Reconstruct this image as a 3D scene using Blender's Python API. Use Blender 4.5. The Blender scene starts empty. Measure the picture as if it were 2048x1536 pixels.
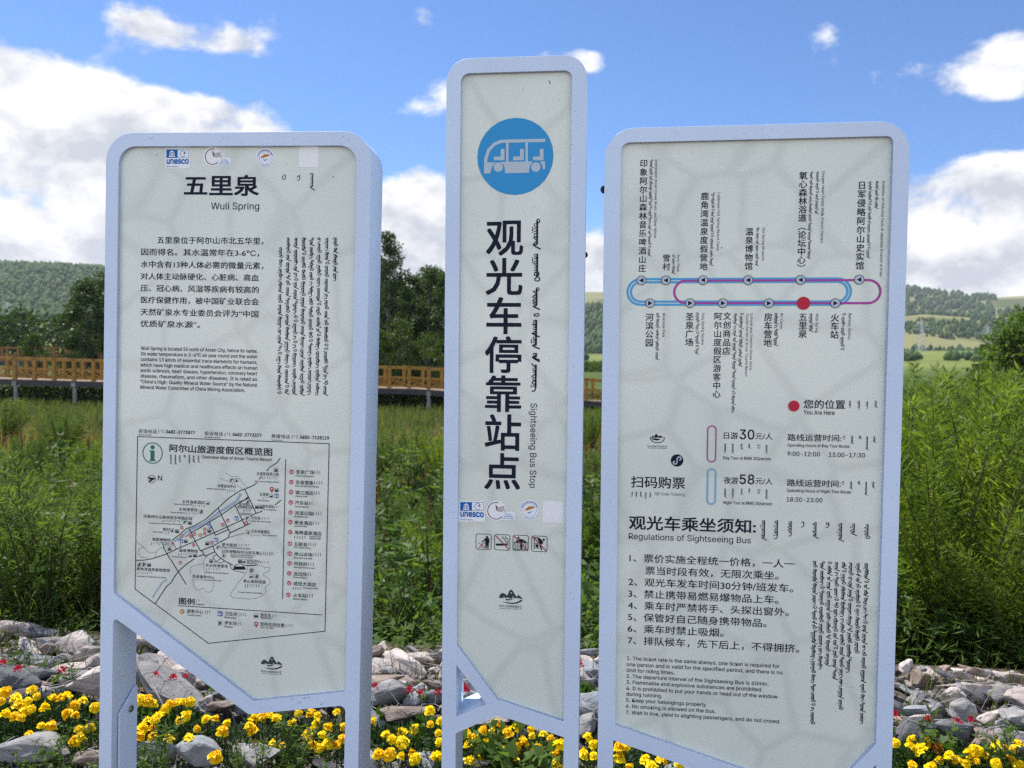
import bpy, bmesh, math, random
import numpy as np
from mathutils import Vector, Matrix, noise as mnoise
from mathutils.bvhtree import BVHTree

R_ = math.radians
scene = bpy.context.scene
col = scene.collection

# ------------------------------------------------------------------ camera
F_PX = 1540.0                      # focal length in pixels of the 2048 px wide photograph
PITCH, ROLL = R_(1.7), R_(0.9)
EYE = Vector((0, 0, 1.55))
_R0 = Vector((1, 0, 0)); _F = Vector((0, math.cos(PITCH), -math.sin(PITCH))); _D0 = Vector((0, -math.sin(PITCH), -math.cos(PITCH)))
XR = math.cos(ROLL) * _R0 - math.sin(ROLL) * _D0
YD = math.sin(ROLL) * _R0 + math.cos(ROLL) * _D0
cam = bpy.data.cameras.new("camera")
cam.sensor_width = 36.0; cam.lens = F_PX / 2048 * 36.0
cam.clip_start = 0.05; cam.clip_end = 9000
cam.dof.use_dof = True; cam.dof.focus_distance = 2.11; cam.dof.aperture_fstop = 5.2
camo = bpy.data.objects.new("camera", cam); col.objects.link(camo)
mw = Matrix((XR, -YD, -_F)).transposed().to_4x4(); mw.translation = EYE
camo.matrix_world = mw
scene.camera = camo

def ray(x, y):                     # world direction through a pixel of the photograph
    return (XR * ((x - 1024) / F_PX) + YD * ((y - 768) / F_PX) + _F)
def at(x, y, Y):                   # the point seen at that pixel, Y metres ahead
    d = ray(x, y); return EYE + d * (Y / d.y)
def on_z(x, y, z):                 # the point seen at that pixel at height z
    d = ray(x, y); return EYE + d * ((z - EYE.z) / d.z)
def proj(p):
    q = Vector(p) - EYE; f = q.dot(_F)
    return (1024 + F_PX * q.dot(XR) / f, 768 + F_PX * q.dot(YD) / f) if f > 0.05 else (-9999, -9999)

# ------------------------------------------------------------------ light
SUN_EL, SUN_AZ = R_(57), R_(-40)   # azimuth from +Y (view direction), negative = to the left
sun = bpy.data.lights.new("sun", 'SUN'); sun.energy = 4.6; sun.angle = R_(0.5); sun.color = (1.0, 0.955, 0.88)
suno = bpy.data.objects.new("sun", sun); col.objects.link(suno)
sdir = Vector((math.sin(SUN_AZ) * math.cos(SUN_EL), math.cos(SUN_AZ) * math.cos(SUN_EL), math.sin(SUN_EL)))
suno.rotation_euler = sdir.to_track_quat('Z', 'Y').to_euler(); suno.location = (-5, 8, 14)

scene.view_settings.view_transform = 'Standard'; scene.view_settings.look = 'None'
scene.view_settings.exposure = 0.62; scene.view_settings.gamma = 1.0
scene.cycles.use_denoising = False; scene.cycles.use_adaptive_sampling = False; scene.cycles.filter_width = 1.4; scene.cycles.sample_clamp_indirect = 3.0
scene.cycles.max_bounces = 8; scene.cycles.diffuse_bounces = 4; scene.cycles.transparent_max_bounces = 8
scene.cycles.caustics_reflective = False; scene.cycles.caustics_refractive = False

world = bpy.data.worlds.new("World"); scene.world = world; world.use_nodes = True; world.cycles.sampling_method = 'MANUAL'; world.cycles.sample_map_resolution = 2048
wt = world.node_tree; wt.nodes.clear()
def wn(t, **k):
    n = wt.nodes.new(t)
    for a, b in k.items(): setattr(n, a, b)
    return n
def wl(a, b): wt.links.new(a, b)
def wm(op, a, b=None, c=None, clamp=False):
    n = wn('ShaderNodeMath', operation=op); n.use_clamp = clamp
    for i, v in enumerate((a, b, c)):
        if v is None: continue
        if isinstance(v, (int, float)): n.inputs[i].default_value = v
        else: wl(v, n.inputs[i])
    return n.outputs[0]
sky = wn('ShaderNodeTexSky', sky_type='NISHITA'); sky.sun_disc = False
sky.sun_elevation = SUN_EL; sky.sun_rotation = SUN_AZ
sky.altitude = 900; sky.air_density = 1.0; sky.dust_density = 0.2; sky.ozone_density = 4.5
tc = wn('ShaderNodeTexCoord'); sep = wn('ShaderNodeSeparateXYZ'); wl(tc.outputs['Generated'], sep.inputs[0])
az = wm('ARCTAN2', sep.outputs[0], sep.outputs[1]); el = wm('ARCSINE', sep.outputs[2])
def cloud_noise(daz, dele):
    cb = wn('ShaderNodeCombineXYZ')
    wl(wm('MULTIPLY', wm('ADD', az, daz), 1.0), cb.inputs[0]); wl(wm('MULTIPLY', wm('ADD', el, dele), 1.45), cb.inputs[1])
    n = wn('ShaderNodeTexNoise'); n.inputs['Scale'].default_value = 8.5; n.inputs['Detail'].default_value = 9
    n.inputs['Roughness'].default_value = 0.56; n.inputs['Distortion'].default_value = 0.25
    wl(cb.outputs[0], n.inputs['Vector']); return n.outputs['Fac']
n1 = cloud_noise(0, 0); n2 = cloud_noise(-0.018, 0.034)
# cloud banks: azimuth, elevation, half widths, weight
def px_dir(x, y):
    d = ray(x, y).normalized(); return math.atan2(d.x, d.y), math.asin(d.z)
BANKS = [(40, 420, 330, 230, .52), (330, 350, 250, 140, .46), (560, 480, 330, 170, .5), (10, 240, 150, 80, .22), (870, 560, 260, 110, .5), (800, 440, 90, 50, .3),
         (310, 72, 70, 34, .33), (500, 88, 80, 30, .38), (330, 160, 150, 20, -.22), (470, 150, 110, 24, -.25), (838, 36, 40, 28, .32), (850, 190, 80, 48, .34), (1140, 122, 90, 30, .40),
         (1930, 150, 160, 46, .32), (2060, 120, 80, 60, .27), (1990, 430, 230, 100, .5), (1880, 540, 320, 80, .5), (2200, 430, 200, 120, .5),
         (1230, 545, 300, 75, .5), (1480, 560, 260, 70, .4), (1640, 90, 40, 50, .34), (860, 372, 40, 36, .34), (1470, 18, 40, 18, .32), (1185, 122, 40, 24, .2), (270, 30, 50, 26, .3), (560, 40, 50, 24, .26), (-400, 300, 400, 300, .45),
         (60, 20, 170, 80, -.3), (660, 330, 90, 150, -.25), (1400, 160, 260, 130, -.25), (680, 60, 110, 90, -.2), (1900, 275, 260, 36, -.34), (1040, 330, 230, 90, -.2)]
total = None
for (x, y, w, h, s) in BANKS:
    a0, e0 = px_dir(x, y); ra, re = w / F_PX, h / F_PX
    dx = wm('DIVIDE', wm('SUBTRACT', az, a0), ra); dy = wm('DIVIDE', wm('SUBTRACT', el, e0), re)
    g = wm('MULTIPLY', wm('POWER', 2.718, wm('MULTIPLY', wm('ADD', wm('POWER', wm('ABSOLUTE', dx), 2.6), wm('POWER', wm('ABSOLUTE', dy), 2.6)), -0.75)), s)
    total = g if total is None else wm('ADD', total, g)
# far from the view: broken cloud all round
back = wm('MULTIPLY', wm('SUBTRACT', 1.0, wm('SMOOTH_MIN', wm('ADD', wm('MULTIPLY', sep.outputs[1], 1.6), 0.2), 1.0, 0.2), clamp=True), 0.28)
total = wm('ADD', wm('MINIMUM', total, 0.52), back)
nf = wn('ShaderNodeTexNoise'); nf.inputs['Scale'].default_value = 34; nf.inputs['Detail'].default_value = 7; nf.inputs['Roughness'].default_value = .62
cbf = wn('ShaderNodeCombineXYZ'); wl(az, cbf.inputs[0]); wl(wm('MULTIPLY', el, 1.5), cbf.inputs[1]); wl(cbf.outputs[0], nf.inputs['Vector'])
hz = wm('MULTIPLY', wm('SUBTRACT', 1.0, wm('DIVIDE', wm('ABSOLUTE', wm('SUBTRACT', el, 0.03)), 0.13), clamp=True), 0.5)
total = wm('ADD', total, hz)
dens = wm('ADD', wm('SUBTRACT', wm('ADD', n1, total), 0.72), wm('MULTIPLY', wm('SUBTRACT', nf.outputs['Fac'], 0.5), 0.34))
cov = wn('ShaderNodeMapRange', interpolation_type='SMOOTHSTEP'); cov.inputs['From Min'].default_value = 0.0; cov.inputs['From Max'].default_value = 0.25
wl(dens, cov.inputs['Value'])
lit = wm('ADD', 0.70, wm('MULTIPLY', wm('SUBTRACT', n1, n2), 3.6))
lit = wm('SUBTRACT', lit, wm('MULTIPLY', wm('SUBTRACT', dens, 0.22, clamp=True), 0.35))
lit = wm('MINIMUM', wm('MAXIMUM', lit, 0.2), 1.0)
cr = wn('ShaderNodeMixRGB'); cr.inputs[1].default_value = (3.3, 3.6, 4.3, 1); cr.inputs[2].default_value = (7.3, 7.25, 7.2, 1)
wl(lit, cr.inputs[0])
mx = wn('ShaderNodeMixRGB'); wl(cov.outputs[0], mx.inputs[0]); tint = wn('ShaderNodeMixRGB', blend_type='MULTIPLY'); tint.inputs[0].default_value = 1; tint.inputs[2].default_value = (0.70, 0.86, 1.06, 1); wl(sky.outputs[0], tint.inputs[1]); wl(tint.outputs[0], mx.inputs[1]); cb2 = wn('ShaderNodeVectorMath', operation='SCALE'); wl(cr.outputs[0], cb2.inputs[0])   # unseen sunward clouds behind the camera, brightened to light the sign fronts
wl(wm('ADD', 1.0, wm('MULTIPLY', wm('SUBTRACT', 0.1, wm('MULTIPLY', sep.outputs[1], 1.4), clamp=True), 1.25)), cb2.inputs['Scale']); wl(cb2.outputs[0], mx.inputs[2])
bg = wn('ShaderNodeBackground'); bg.inputs['Strength'].default_value = 0.10
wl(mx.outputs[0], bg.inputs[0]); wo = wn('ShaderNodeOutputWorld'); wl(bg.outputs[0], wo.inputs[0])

# ------------------------------------------------------------------ materials
def mat(name, colour, rough=0.6, spec=0.4, var=0.0, scale=8.0, bump=0.0, bscale=60.0, colour2=None, metallic=0.0):
    m = bpy.data.materials.new(name); m.use_nodes = True; t = m.node_tree; b = t.nodes['Principled BSDF']
    b.inputs['Roughness'].default_value = rough; b.inputs['Specular IOR Level'].default_value = spec; b.inputs['Metallic'].default_value = metallic
    c = (*colour, 1)
    if var or colour2:
        n = t.nodes.new('ShaderNodeTexNoise'); n.inputs['Scale'].default_value = scale; n.inputs['Detail'].default_value = 6
        g = t.nodes.new('ShaderNodeTexCoord'); t.links.new(g.outputs['Object'], n.inputs['Vector'])
        r = t.nodes.new('ShaderNodeValToRGB'); r.color_ramp.elements[0].position = 0.35; r.color_ramp.elements[1].position = 0.65
        lo = colour2 or tuple(v * (1 - var) for v in colour)
        r.color_ramp.elements[0].color = (*lo, 1); r.color_ramp.elements[1].color = c
        t.links.new(n.outputs['Fac'], r.inputs[0]); t.links.new(r.outputs[0], b.inputs['Base Color'])
    else: b.inputs['Base Color'].default_value = c
    if bump:
        n = t.nodes.new('ShaderNodeTexNoise'); n.inputs['Scale'].default_value = bscale; n.inputs['Detail'].default_value = 8
        g = t.nodes.new('ShaderNodeTexCoord'); t.links.new(g.outputs['Object'], n.inputs['Vector'])
        u = t.nodes.new('ShaderNodeBump'); u.inputs['Strength'].default_value = bump; u.inputs['Distance'].default_value = 0.01
        t.links.new(n.outputs['Fac'], u.inputs['Height']); t.links.new(u.outputs[0], b.inputs['Normal'])
    return m
def leaf_mat(name, a, b2, trans=0.45, rough=0.5):
    """two-sided leaf: diffuse + light through the blade; colour runs from a to b2 leaf by leaf (attribute rnd)"""
    m = bpy.data.materials.new(name); m.use_nodes = True; t = m.node_tree; t.nodes.clear()
    at_ = t.nodes.new('ShaderNodeAttribute'); at_.attribute_name = 'rnd'
    r = t.nodes.new('ShaderNodeMixRGB'); r.inputs[1].default_value = (*a, 1); r.inputs[2].default_value = (*b2, 1)
    t.links.new(at_.outputs['Fac'], r.inputs[0])
    d = t.nodes.new('ShaderNodeBsdfPrincipled'); d.inputs['Roughness'].default_value = rough; d.inputs['Specular IOR Level'].default_value = 0.16
    tr = t.nodes.new('ShaderNodeBsdfTranslucent'); br = t.nodes.new('ShaderNodeMixRGB'); br.blend_type = 'MULTIPLY'; br.inputs[0].default_value = 1
    br.inputs[2].default_value = (1.5, 1.5, 0.6, 1)
    t.links.new(r.outputs[0], br.inputs[1]); t.links.new(br.outputs[0], tr.inputs[0])
    t.links.new(r.outputs[0], d.inputs['Base Color']); mxs = t.nodes.new('ShaderNodeMixShader'); mxs.inputs[0].default_value = trans
    t.links.new(d.outputs[0], mxs.inputs[1]); t.links.new(tr.outputs[0], mxs.inputs[2])
    o = t.nodes.new('ShaderNodeOutputMaterial'); t.links.new(mxs.outputs[0], o.inputs[0])
    return m
def ink_mat(name, c, rough=0.45): return mat(name, c, rough=rough, spec=0.06)

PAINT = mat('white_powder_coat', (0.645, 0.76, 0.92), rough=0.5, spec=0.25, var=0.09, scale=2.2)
INK = ink_mat('navy_black_ink', (0.014, 0.018, 0.035)); INKG = ink_mat('grey_ink', (0.10, 0.11, 0.12))
BLUE = ink_mat('sky_blue_ink', (0.05, 0.31, 0.62)); LINEBLUE = ink_mat('route_blue_ink', (0.10, 0.40, 0.70)); MAGENTA = ink_mat('route_magenta_ink', (0.42, 0.08, 0.33))
RED = ink_mat('red_ink', (0.52, 0.035, 0.06)); TEAL = ink_mat('teal_ink', (0.035, 0.19, 0.17)); SIGNBLUE = ink_mat('toilet_blue_ink', (0.03, 0.09, 0.36))
OCHRE = ink_mat('ochre_ink', (0.55, 0.30, 0.07)); STICKER = ink_mat('white_vinyl', (0.88, 0.89, 0.88), 0.3); UBLUE = ink_mat('sticker_blue_ink', (0.02, 0.14, 0.45))
BROWN = ink_mat('maroon_ink', (0.12, 0.025, 0.03)); ORANGE = ink_mat('orange_ink', (0.50, 0.20, 0.05)); PALE = ink_mat('pale_ink', (0.50, 0.57, 0.62)); PINK = ink_mat('signal_red_ink', (0.45, 0.05, 0.07))
PALEG = ink_mat('faint_grey_ink', (0.30, 0.33, 0.35)); RIVER = ink_mat('map_river_tint', (0.36, 0.44, 0.52)); LOGO = ink_mat('charcoal_ink', (0.055, 0.07, 0.07))

def panel_material(name, vein_shade):
    m = bpy.data.materials.new(name); m.use_nodes = True; t = m.node_tree; t.nodes.clear()
    L = t.links.new
    g = t.nodes.new('ShaderNodeTexCoord')
    n = t.nodes.new('ShaderNodeTexNoise'); n.inputs['Scale'].default_value = 2.2; n.inputs['Detail'].default_value = 5; L(g.outputs['Object'], n.inputs['Vector'])
    r = t.nodes.new('ShaderNodeValToRGB'); r.color_ramp.elements[0].position = .3; r.color_ramp.elements[1].position = .72
    r.color_ramp.elements[0].color = (0.70, 0.755, 0.67, 1); r.color_ramp.elements[1].color = (0.79, 0.83, 0.725, 1); L(n.outputs['Fac'], r.inputs[0])
    c = r.outputs[0]
    c0 = c
    if True:  # soft vein shadows of a backlit panel, painted into its opaque colour
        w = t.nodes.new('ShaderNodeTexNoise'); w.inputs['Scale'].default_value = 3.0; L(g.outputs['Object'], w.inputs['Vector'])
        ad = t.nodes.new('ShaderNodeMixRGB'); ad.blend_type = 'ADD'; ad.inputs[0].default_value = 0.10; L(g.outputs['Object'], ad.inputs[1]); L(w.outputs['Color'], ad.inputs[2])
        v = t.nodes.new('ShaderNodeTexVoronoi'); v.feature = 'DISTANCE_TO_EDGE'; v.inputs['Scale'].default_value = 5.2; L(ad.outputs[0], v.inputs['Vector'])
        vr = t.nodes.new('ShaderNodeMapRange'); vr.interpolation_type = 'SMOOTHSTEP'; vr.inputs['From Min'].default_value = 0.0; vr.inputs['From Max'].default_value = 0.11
        vr.inputs['To Min'].default_value = 0.3 if vein_shade else 0.90; L(v.outputs['Distance'], vr.inputs['Value'])
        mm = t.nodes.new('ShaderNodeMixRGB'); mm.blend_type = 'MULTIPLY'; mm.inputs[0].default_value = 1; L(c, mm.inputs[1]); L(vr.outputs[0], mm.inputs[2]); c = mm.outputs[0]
    d = t.nodes.new('ShaderNodeBsdfDiffuse'); tr = t.nodes.new('ShaderNodeBsdfTranslucent'); L(c, d.inputs[0]); L(c, tr.inputs[0])
    ms = t.nodes.new('ShaderNodeMixShader'); ms.inputs[0].default_value = 0.0; L(d.outputs[0], ms.inputs[1]); L(tr.outputs[0], ms.inputs[2])
    out = ms
    if not vein_shade:
        gl = t.nodes.new('ShaderNodeBsdfGlossy'); gl.inputs['Roughness'].default_value = 0.16; fr = t.nodes.new('ShaderNodeFresnel'); fr.inputs[0].default_value = 1.42
        m2 = t.nodes.new('ShaderNodeMixShader'); L(fr.outputs[0], m2.inputs[0]); L(ms.outputs[0], m2.inputs[1]); L(gl.outputs[0], m2.inputs[2]); out = m2
    o = t.nodes.new('ShaderNodeOutputMaterial'); L(out.outputs[0], o.inputs[0])
    return m
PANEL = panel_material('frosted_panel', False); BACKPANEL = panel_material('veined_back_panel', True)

# ------------------------------------------------------------------ object helpers
def tag(o, label=None, cat=None, group=None, kind=None):
    for k, v in (('label', label), ('category', cat), ('group', group), ('kind', kind)):
        if v: o[k] = v
    return o
def empty(name, loc=(0, 0, 0), rz=0.0, s=1.0):
    o = bpy.data.objects.new(name, None); o.location = loc; o.rotation_euler = (0, 0, rz); o.scale = (s, s, s); o.empty_display_size = 0.1
    col.objects.link(o); return o
def link(name, me, parent=None, m=None):
    if m is not None and not me.materials: me.materials.append(m)
    o = bpy.data.objects.new(name, me); col.objects.link(o)
    if parent is not None: o.parent = parent
    return o
def mesh_np(name, v, faces_flat, n_per, rnd=None, smooth=False):
    """v (N,3); faces_flat int array with n_per vertices per face"""
    me = bpy.data.meshes.new(name); v = np.asarray(v, dtype=np.float32).reshape(-1, 3); f = np.asarray(faces_flat, dtype=np.int32).ravel()
    k = len(f) // n_per
    me.vertices.add(len(v)); me.vertices.foreach_set('co', v.ravel())
    me.loops.add(len(f)); me.loops.foreach_set('vertex_index', f)
    me.polygons.add(k); me.polygons.foreach_set('loop_start', np.arange(k, dtype=np.int32) * n_per)
    if smooth: me.polygons.foreach_set('use_smooth', np.ones(k, dtype=bool))
    if rnd is not None:
        a = me.attributes.new('rnd', 'FLOAT', 'POINT'); a.data.foreach_set('value', np.asarray(rnd, dtype=np.float32))
    me.update(calc_edges=True); return me
class MB:
    def __init__(s): s.v = []; s.f = []
    def box(s, c, d, mtx=None):
        x, y, z = (q / 2 for q in d); b = len(s.v)
        for p in ((-x, -y, -z), (x, -y, -z), (x, y, -z), (-x, y, -z), (-x, -y, z), (x, -y, z), (x, y, z), (-x, y, z)):
            q = Vector(p)
            if mtx is not None: q = mtx @ q
            s.v.append(tuple(q + Vector(c)))
        for f in ((0, 3, 2, 1), (4, 5, 6, 7), (0, 1, 5, 4), (1, 2, 6, 5), (2, 3, 7, 6), (3, 0, 4, 7)): s.f.append(tuple(b + i for i in f))
    def bar(s, a, b, w, h=None):
        a, b = Vector(a), Vector(b); d = b - a; L = d.length
        s.box((a + b) / 2, (L, w, h or w), d.to_track_quat('X', 'Z').to_matrix())
    def tube(s, pts, r0, r1=None, n=6):
        pts = [Vector(p) for p in pts]; r1 = r0 if r1 is None else r1; b = len(s.v); m = len(pts)
        for i, p in enumerate(pts):
            d = (pts[min(i + 1, m - 1)] - pts[max(i - 1, 0)]).normalized()
            a = d.cross(Vector((0, 0, 1)) if abs(d.z) < .9 else Vector((1, 0, 0))).normalized(); c = d.cross(a); r = r0 + (r1 - r0) * i / max(1, m - 1)
            for k in range(n):
                t = 2 * math.pi * k / n; s.v.append(tuple(p + a * (r * math.cos(t)) + c * (r * math.sin(t))))
        for i in range(m - 1):
            for k in range(n):
                s.f.append((b + i * n + k, b + i * n + (k + 1) % n, b + (i + 1) * n + (k + 1) % n, b + (i + 1) * n + k))
        s.f.append(tuple(b + k for k in reversed(range(n)))); s.f.append(tuple(b + (m - 1) * n + k for k in range(n)))
    def mesh(s, name, smooth=False):
        me = bpy.data.meshes.new(name); me.from_pydata(s.v, [], s.f); me.update()
        if smooth: me.polygons.foreach_set('use_smooth', np.ones(len(me.polygons), dtype=bool))
        return me
    def build(s, name, m, parent=None, smooth=False): return link(name, s.mesh(name, smooth), parent, m)

# ------------------------------------------------------------------ lettering
_tc = bpy.data.curves.new('lettering_source', 'FONT'); _to = bpy.data.objects.new('lettering_source', _tc); _cache = {}
_tc.resolution_u = 3
FONTS = {}
FONTS['cjk'] = _tc.font
for k_, f_ in (('latin', 'Inter.woff2'),):   # the fonts Blender itself ships with
    try: FONTS[k_] = bpy.data.fonts.load(bpy.utils.system_resource('DATAFILES') + '/fonts/' + f_)
    except Exception: FONTS[k_] = _tc.font
def glyphs(text, weight=0.0):
    key = (text, weight)
    if weight:
        if key not in _cache:
            v, f = glyphs(text); w = weight; V = []; F = []
            for dx, dy in ((-w, -w), (w, -w), (w, w), (-w, w)): F += [tuple(i + len(V) * len(v) for i in p) for p in f]; V.append(v + (dx, dy))
            _cache[key] = (np.concatenate(V), F)
        return _cache[key]
    if key not in _cache:
        if _to.name not in col.objects: col.objects.link(_to)
        _tc.font = FONTS['cjk' if any(ord(c_) > 0x2e00 for c_ in text) else 'latin']; _tc.body = text; bpy.context.view_layer.update()
        me = bpy.data.meshes.new_from_object(_to.evaluated_get(bpy.context.evaluated_depsgraph_get()))
        v = np.empty(len(me.vertices) * 3); me.vertices.foreach_get('co', v)
        k = 'cjk' if any(ord(c_) > 0x2e00 for c_ in text) else 'latin'
        _cache[key] = (v.reshape(-1, 3)[:, :2] * FSCALE.get(k, 1.0), [tuple(p.vertices) for p in me.polygons]); bpy.data.meshes.remove(me)
    return _cache[key]
FSCALE = {}
_a = glyphs('国国')[0]; _b = glyphs('国')[0]; _h = glyphs('H')[0]
FSCALE['cjk'] = 1 / (np.ptp(_a[:, 0]) - np.ptp(_b[:, 0])); FSCALE['latin'] = 0.70 / np.ptp(_h[:, 1]); _cache.clear()
def arc(cx, cy, r, a0, a1, n=24, ry=None):
    return [(cx + r * math.cos(a0 + (a1 - a0) * i / n), cy + (ry or r) * math.sin(a0 + (a1 - a0) * i / n)) for i in range(n + 1)]

class Board:
    """a sign: pose of its front face, and the way from a photograph pixel to a place on it (u right, w up, metres)"""
    def __init__(s, px, depth, rx, ry, rz):
        rx, ry, rz = R_(rx), R_(ry), R_(rz); c, sn = math.cos, math.sin
        X = Matrix(((1, 0, 0), (0, c(rx), -sn(rx)), (0, sn(rx), c(rx)))); Y = Matrix(((c(ry), 0, sn(ry)), (0, 1, 0), (-sn(ry), 0, c(ry)))); Z = Matrix(((c(rz), -sn(rz), 0), (sn(rz), c(rz), 0), (0, 0, 1)))
        M = Z @ X @ Y
        w = lambda q: XR * q[0] + YD * q[1] + _F * q[2]
        s.u, s.v, s.n = (w(M.col[i]).normalized() for i in range(3))
        d = ray(*px); P = EYE + d * depth
        s.base = P + s.v * (P.z / -s.v.z)
        s.mw = Matrix((s.u, s.n, -s.v)).transposed().to_4x4(); s.mw.translation = s.base
        s.recess = 0.0
    def loc(s, x, y, back=None):
        back = s.recess if back is None else back
        d = ray(x, y); o = s.base + s.n * back; t = s.n.dot(o - EYE) / s.n.dot(d); q = EYE + d * t - o
        return (q.dot(s.u), -q.dot(s.v))
    def px(s, k): return k * 2.1 / F_PX        # a length of k photograph pixels, in metres on the sign

class Ink:
    """flat printed shapes on one board, gathered into one mesh"""
    step = 0
    def __init__(s, B, z=0.0009, sep=None): s.B = B; s.v = []; s.f = []; s.z = z; s.k = 0; s.sep = sep; s.hold = False
    def flush(s):
        if s.sep and not s.hold and s.v: Ink.build(s, *s.sep); s.v = []; s.f = []
    def add(s, pts, faces, layers=1):
        b = len(s.v); s.k += 1; y = s.B.recess - s.z - (s.k % 60) * 4e-6; m = len(pts) // layers
        s.v += [(p[0], y - i // m * 2.5e-5, p[1]) for i, p in enumerate(pts)]; s.f += [tuple(b + i for i in f) for f in faces]
    def poly(s, pts): s.add(pts, [tuple(range(len(pts)))])
    def stroke(s, pts, w, closed=False, w1=None):
        pts = [Vector(p) for p in pts]; n = len(pts); L = []; Rr = []
        if n < 2: return
        for i, p in enumerate(pts):
            a = pts[(i - 1) % n] if (closed or i > 0) else p; b = pts[(i + 1) % n] if (closed or i < n - 1) else p
            d0 = (p - a); d1 = (b - p)
            d0 = d0.normalized() if d0.length > 1e-9 else d1.normalized(); d1 = d1.normalized() if d1.length > 1e-9 else d0
            t = d0 + d1; t = t.normalized() if t.length > 1e-6 else d0
            m = Vector((-t.y, t.x)); k = 1 / max(0.5, m.dot(Vector((-d0.y, d0.x)))); ww = w if w1 is None else w + (w1 - w) * i / (n - 1)
            L.append(p + m * (ww / 2 * k)); Rr.append(p - m * (ww / 2 * k))
        m = n if closed else n - 1
        s.add([tuple(q) for q in L + Rr], [(i, (i + 1) % n, n + (i + 1) % n, n + i) for i in range(m)])
    def pxl(s, Z, pts): return [s.B.loc(*Z(x, y)) for x, y in pts]
    def line(s, Z, pts, w, closed=False): s.stroke(s.pxl(Z, pts), s.B.px(w), closed)
    def dash(s, Z, pts, w, on=2.0, off=2.0):
        P = [Vector(p) for p in s.pxl(Z, pts)]; on = s.B.px(on); off = s.B.px(off); pos = 0.0
        for a, b in zip(P, P[1:]):
            L = (b - a).length; d = (b - a).normalized() if L else Vector((1, 0)); t = -pos
            while t < L:
                t0, t1 = max(0, t), min(L, t + on)
                if t1 > t0: s.stroke([a + d * t0, a + d * t1], s.B.px(w))
                t += on + off
            pos = L - (t - on - off)
    def disc(s, Z, x, y, r, ry=None):
        c = s.B.loc(*Z(x, y)); r = s.B.px(r); s.poly(arc(c[0], c[1], r, 0, 2 * math.pi, 28)[:-1])
    def ring(s, Z, x, y, r, w, a0=0, a1=2 * math.pi):
        c = s.B.loc(*Z(x, y)); s.stroke(arc(c[0], c[1], s.B.px(r), a0, a1, 36)[: (-1 if a1 - a0 > 6.28 else None)], s.B.px(w), a1 - a0 > 6.28)
    def shape(s, Z, pts): s.poly(s.pxl(Z, pts))
    def rrect(s, Z, x, y, hw, hh, r, w=None):
        c = s.B.loc(*Z(x, y)); hw, hh, r = s.B.px(hw), s.B.px(hh), s.B.px(r); P = []
        for sx, sy, a in ((1, 1, 0), (-1, 1, 90), (-1, -1, 180), (1, -1, 270)): P += arc(c[0] + sx * (hw - r), c[1] + sy * (hh - r), r, R_(a), R_(a + 90), 6)
        if w: s.stroke(P, s.B.px(w), True)
        else: s.poly(P)
    def text(s, Z, t, x0, y0, x1, y1, h, cjk=True, weight=0.0, Z1=None):
        """one line: baseline (CJK: foot of the characters) from x0,y0 to x1,y1, height h, all in the pixels of the crop Z"""
        a = s.B.loc(*Z(x0, y0)); b = s.B.loc(*(Z1 or Z)(x1, y1)); v, f = glyphs(t, weight)
        em = s.B.px(h / Z.s) / (0.92 if cjk else 0.70); base = -0.08 if cjk else 0.0
        lo, hi = v[:, 0].min(), v[:, 0].max(); sx = (b[0] - a[0]) / (hi - lo); w0 = (a[1] + b[1]) / 2
        s.add([(a[0] + (p[0] - lo) * sx, w0 + (p[1] - base) * em) for p in v], f, 4 if weight else 1); s.flush()
    def lat(s, Z, t, x0, y0, x1, y1, h, weight=0.0, Z1=None):
        if h / Z.s < 9 and weight < .01: weight = .006
        s.text(Z, t, x0, y0, x1, y1, h, False, weight, Z1)
    def column(s, Z, t, xa, ya, xb, yb, cw, weight=0.0, Z1=None):
        """upright characters one below the other from the top ya to the foot yb"""
        a = s.B.loc(*Z(xa, ya)); b = s.B.loc(*(Z1 or Z)(xb, yb)); em = s.B.px(cw / Z.s) / 0.92; n = len(t)
        for i, ch in enumerate(t):
            v, f = glyphs(ch, weight); k = i / (n - 1) if n > 1 else 0
            top = a[1] + (b[1] + em * 0.92 - a[1]) * k; cx = (a[0] + b[0]) / 2
            s.add([(cx + (p[0] - 0.5) * em, top + (p[1] - 0.845) * em) for p in v], f, 4 if weight else 1)
        s.flush()
    def down(s, Z, t, xa, ya, xb, yb, cap, weight=0.0):
        """a line of letters turned to read downwards; xa is its baseline"""
        a = s.B.loc(*Z(xa, ya)); b = s.B.loc(*Z(xb, yb)); v, f = glyphs(t, weight); em = s.B.px(cap / Z.s) / 0.70
        lo, hi = v[:, 0].min(), v[:, 0].max(); sc = (a[1] - b[1]) / (hi - lo); x = (a[0] + b[0]) / 2
        s.add([(x + p[1] * em, a[1] - (p[0] - lo) * sc) for p in v], f); s.flush()
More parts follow.
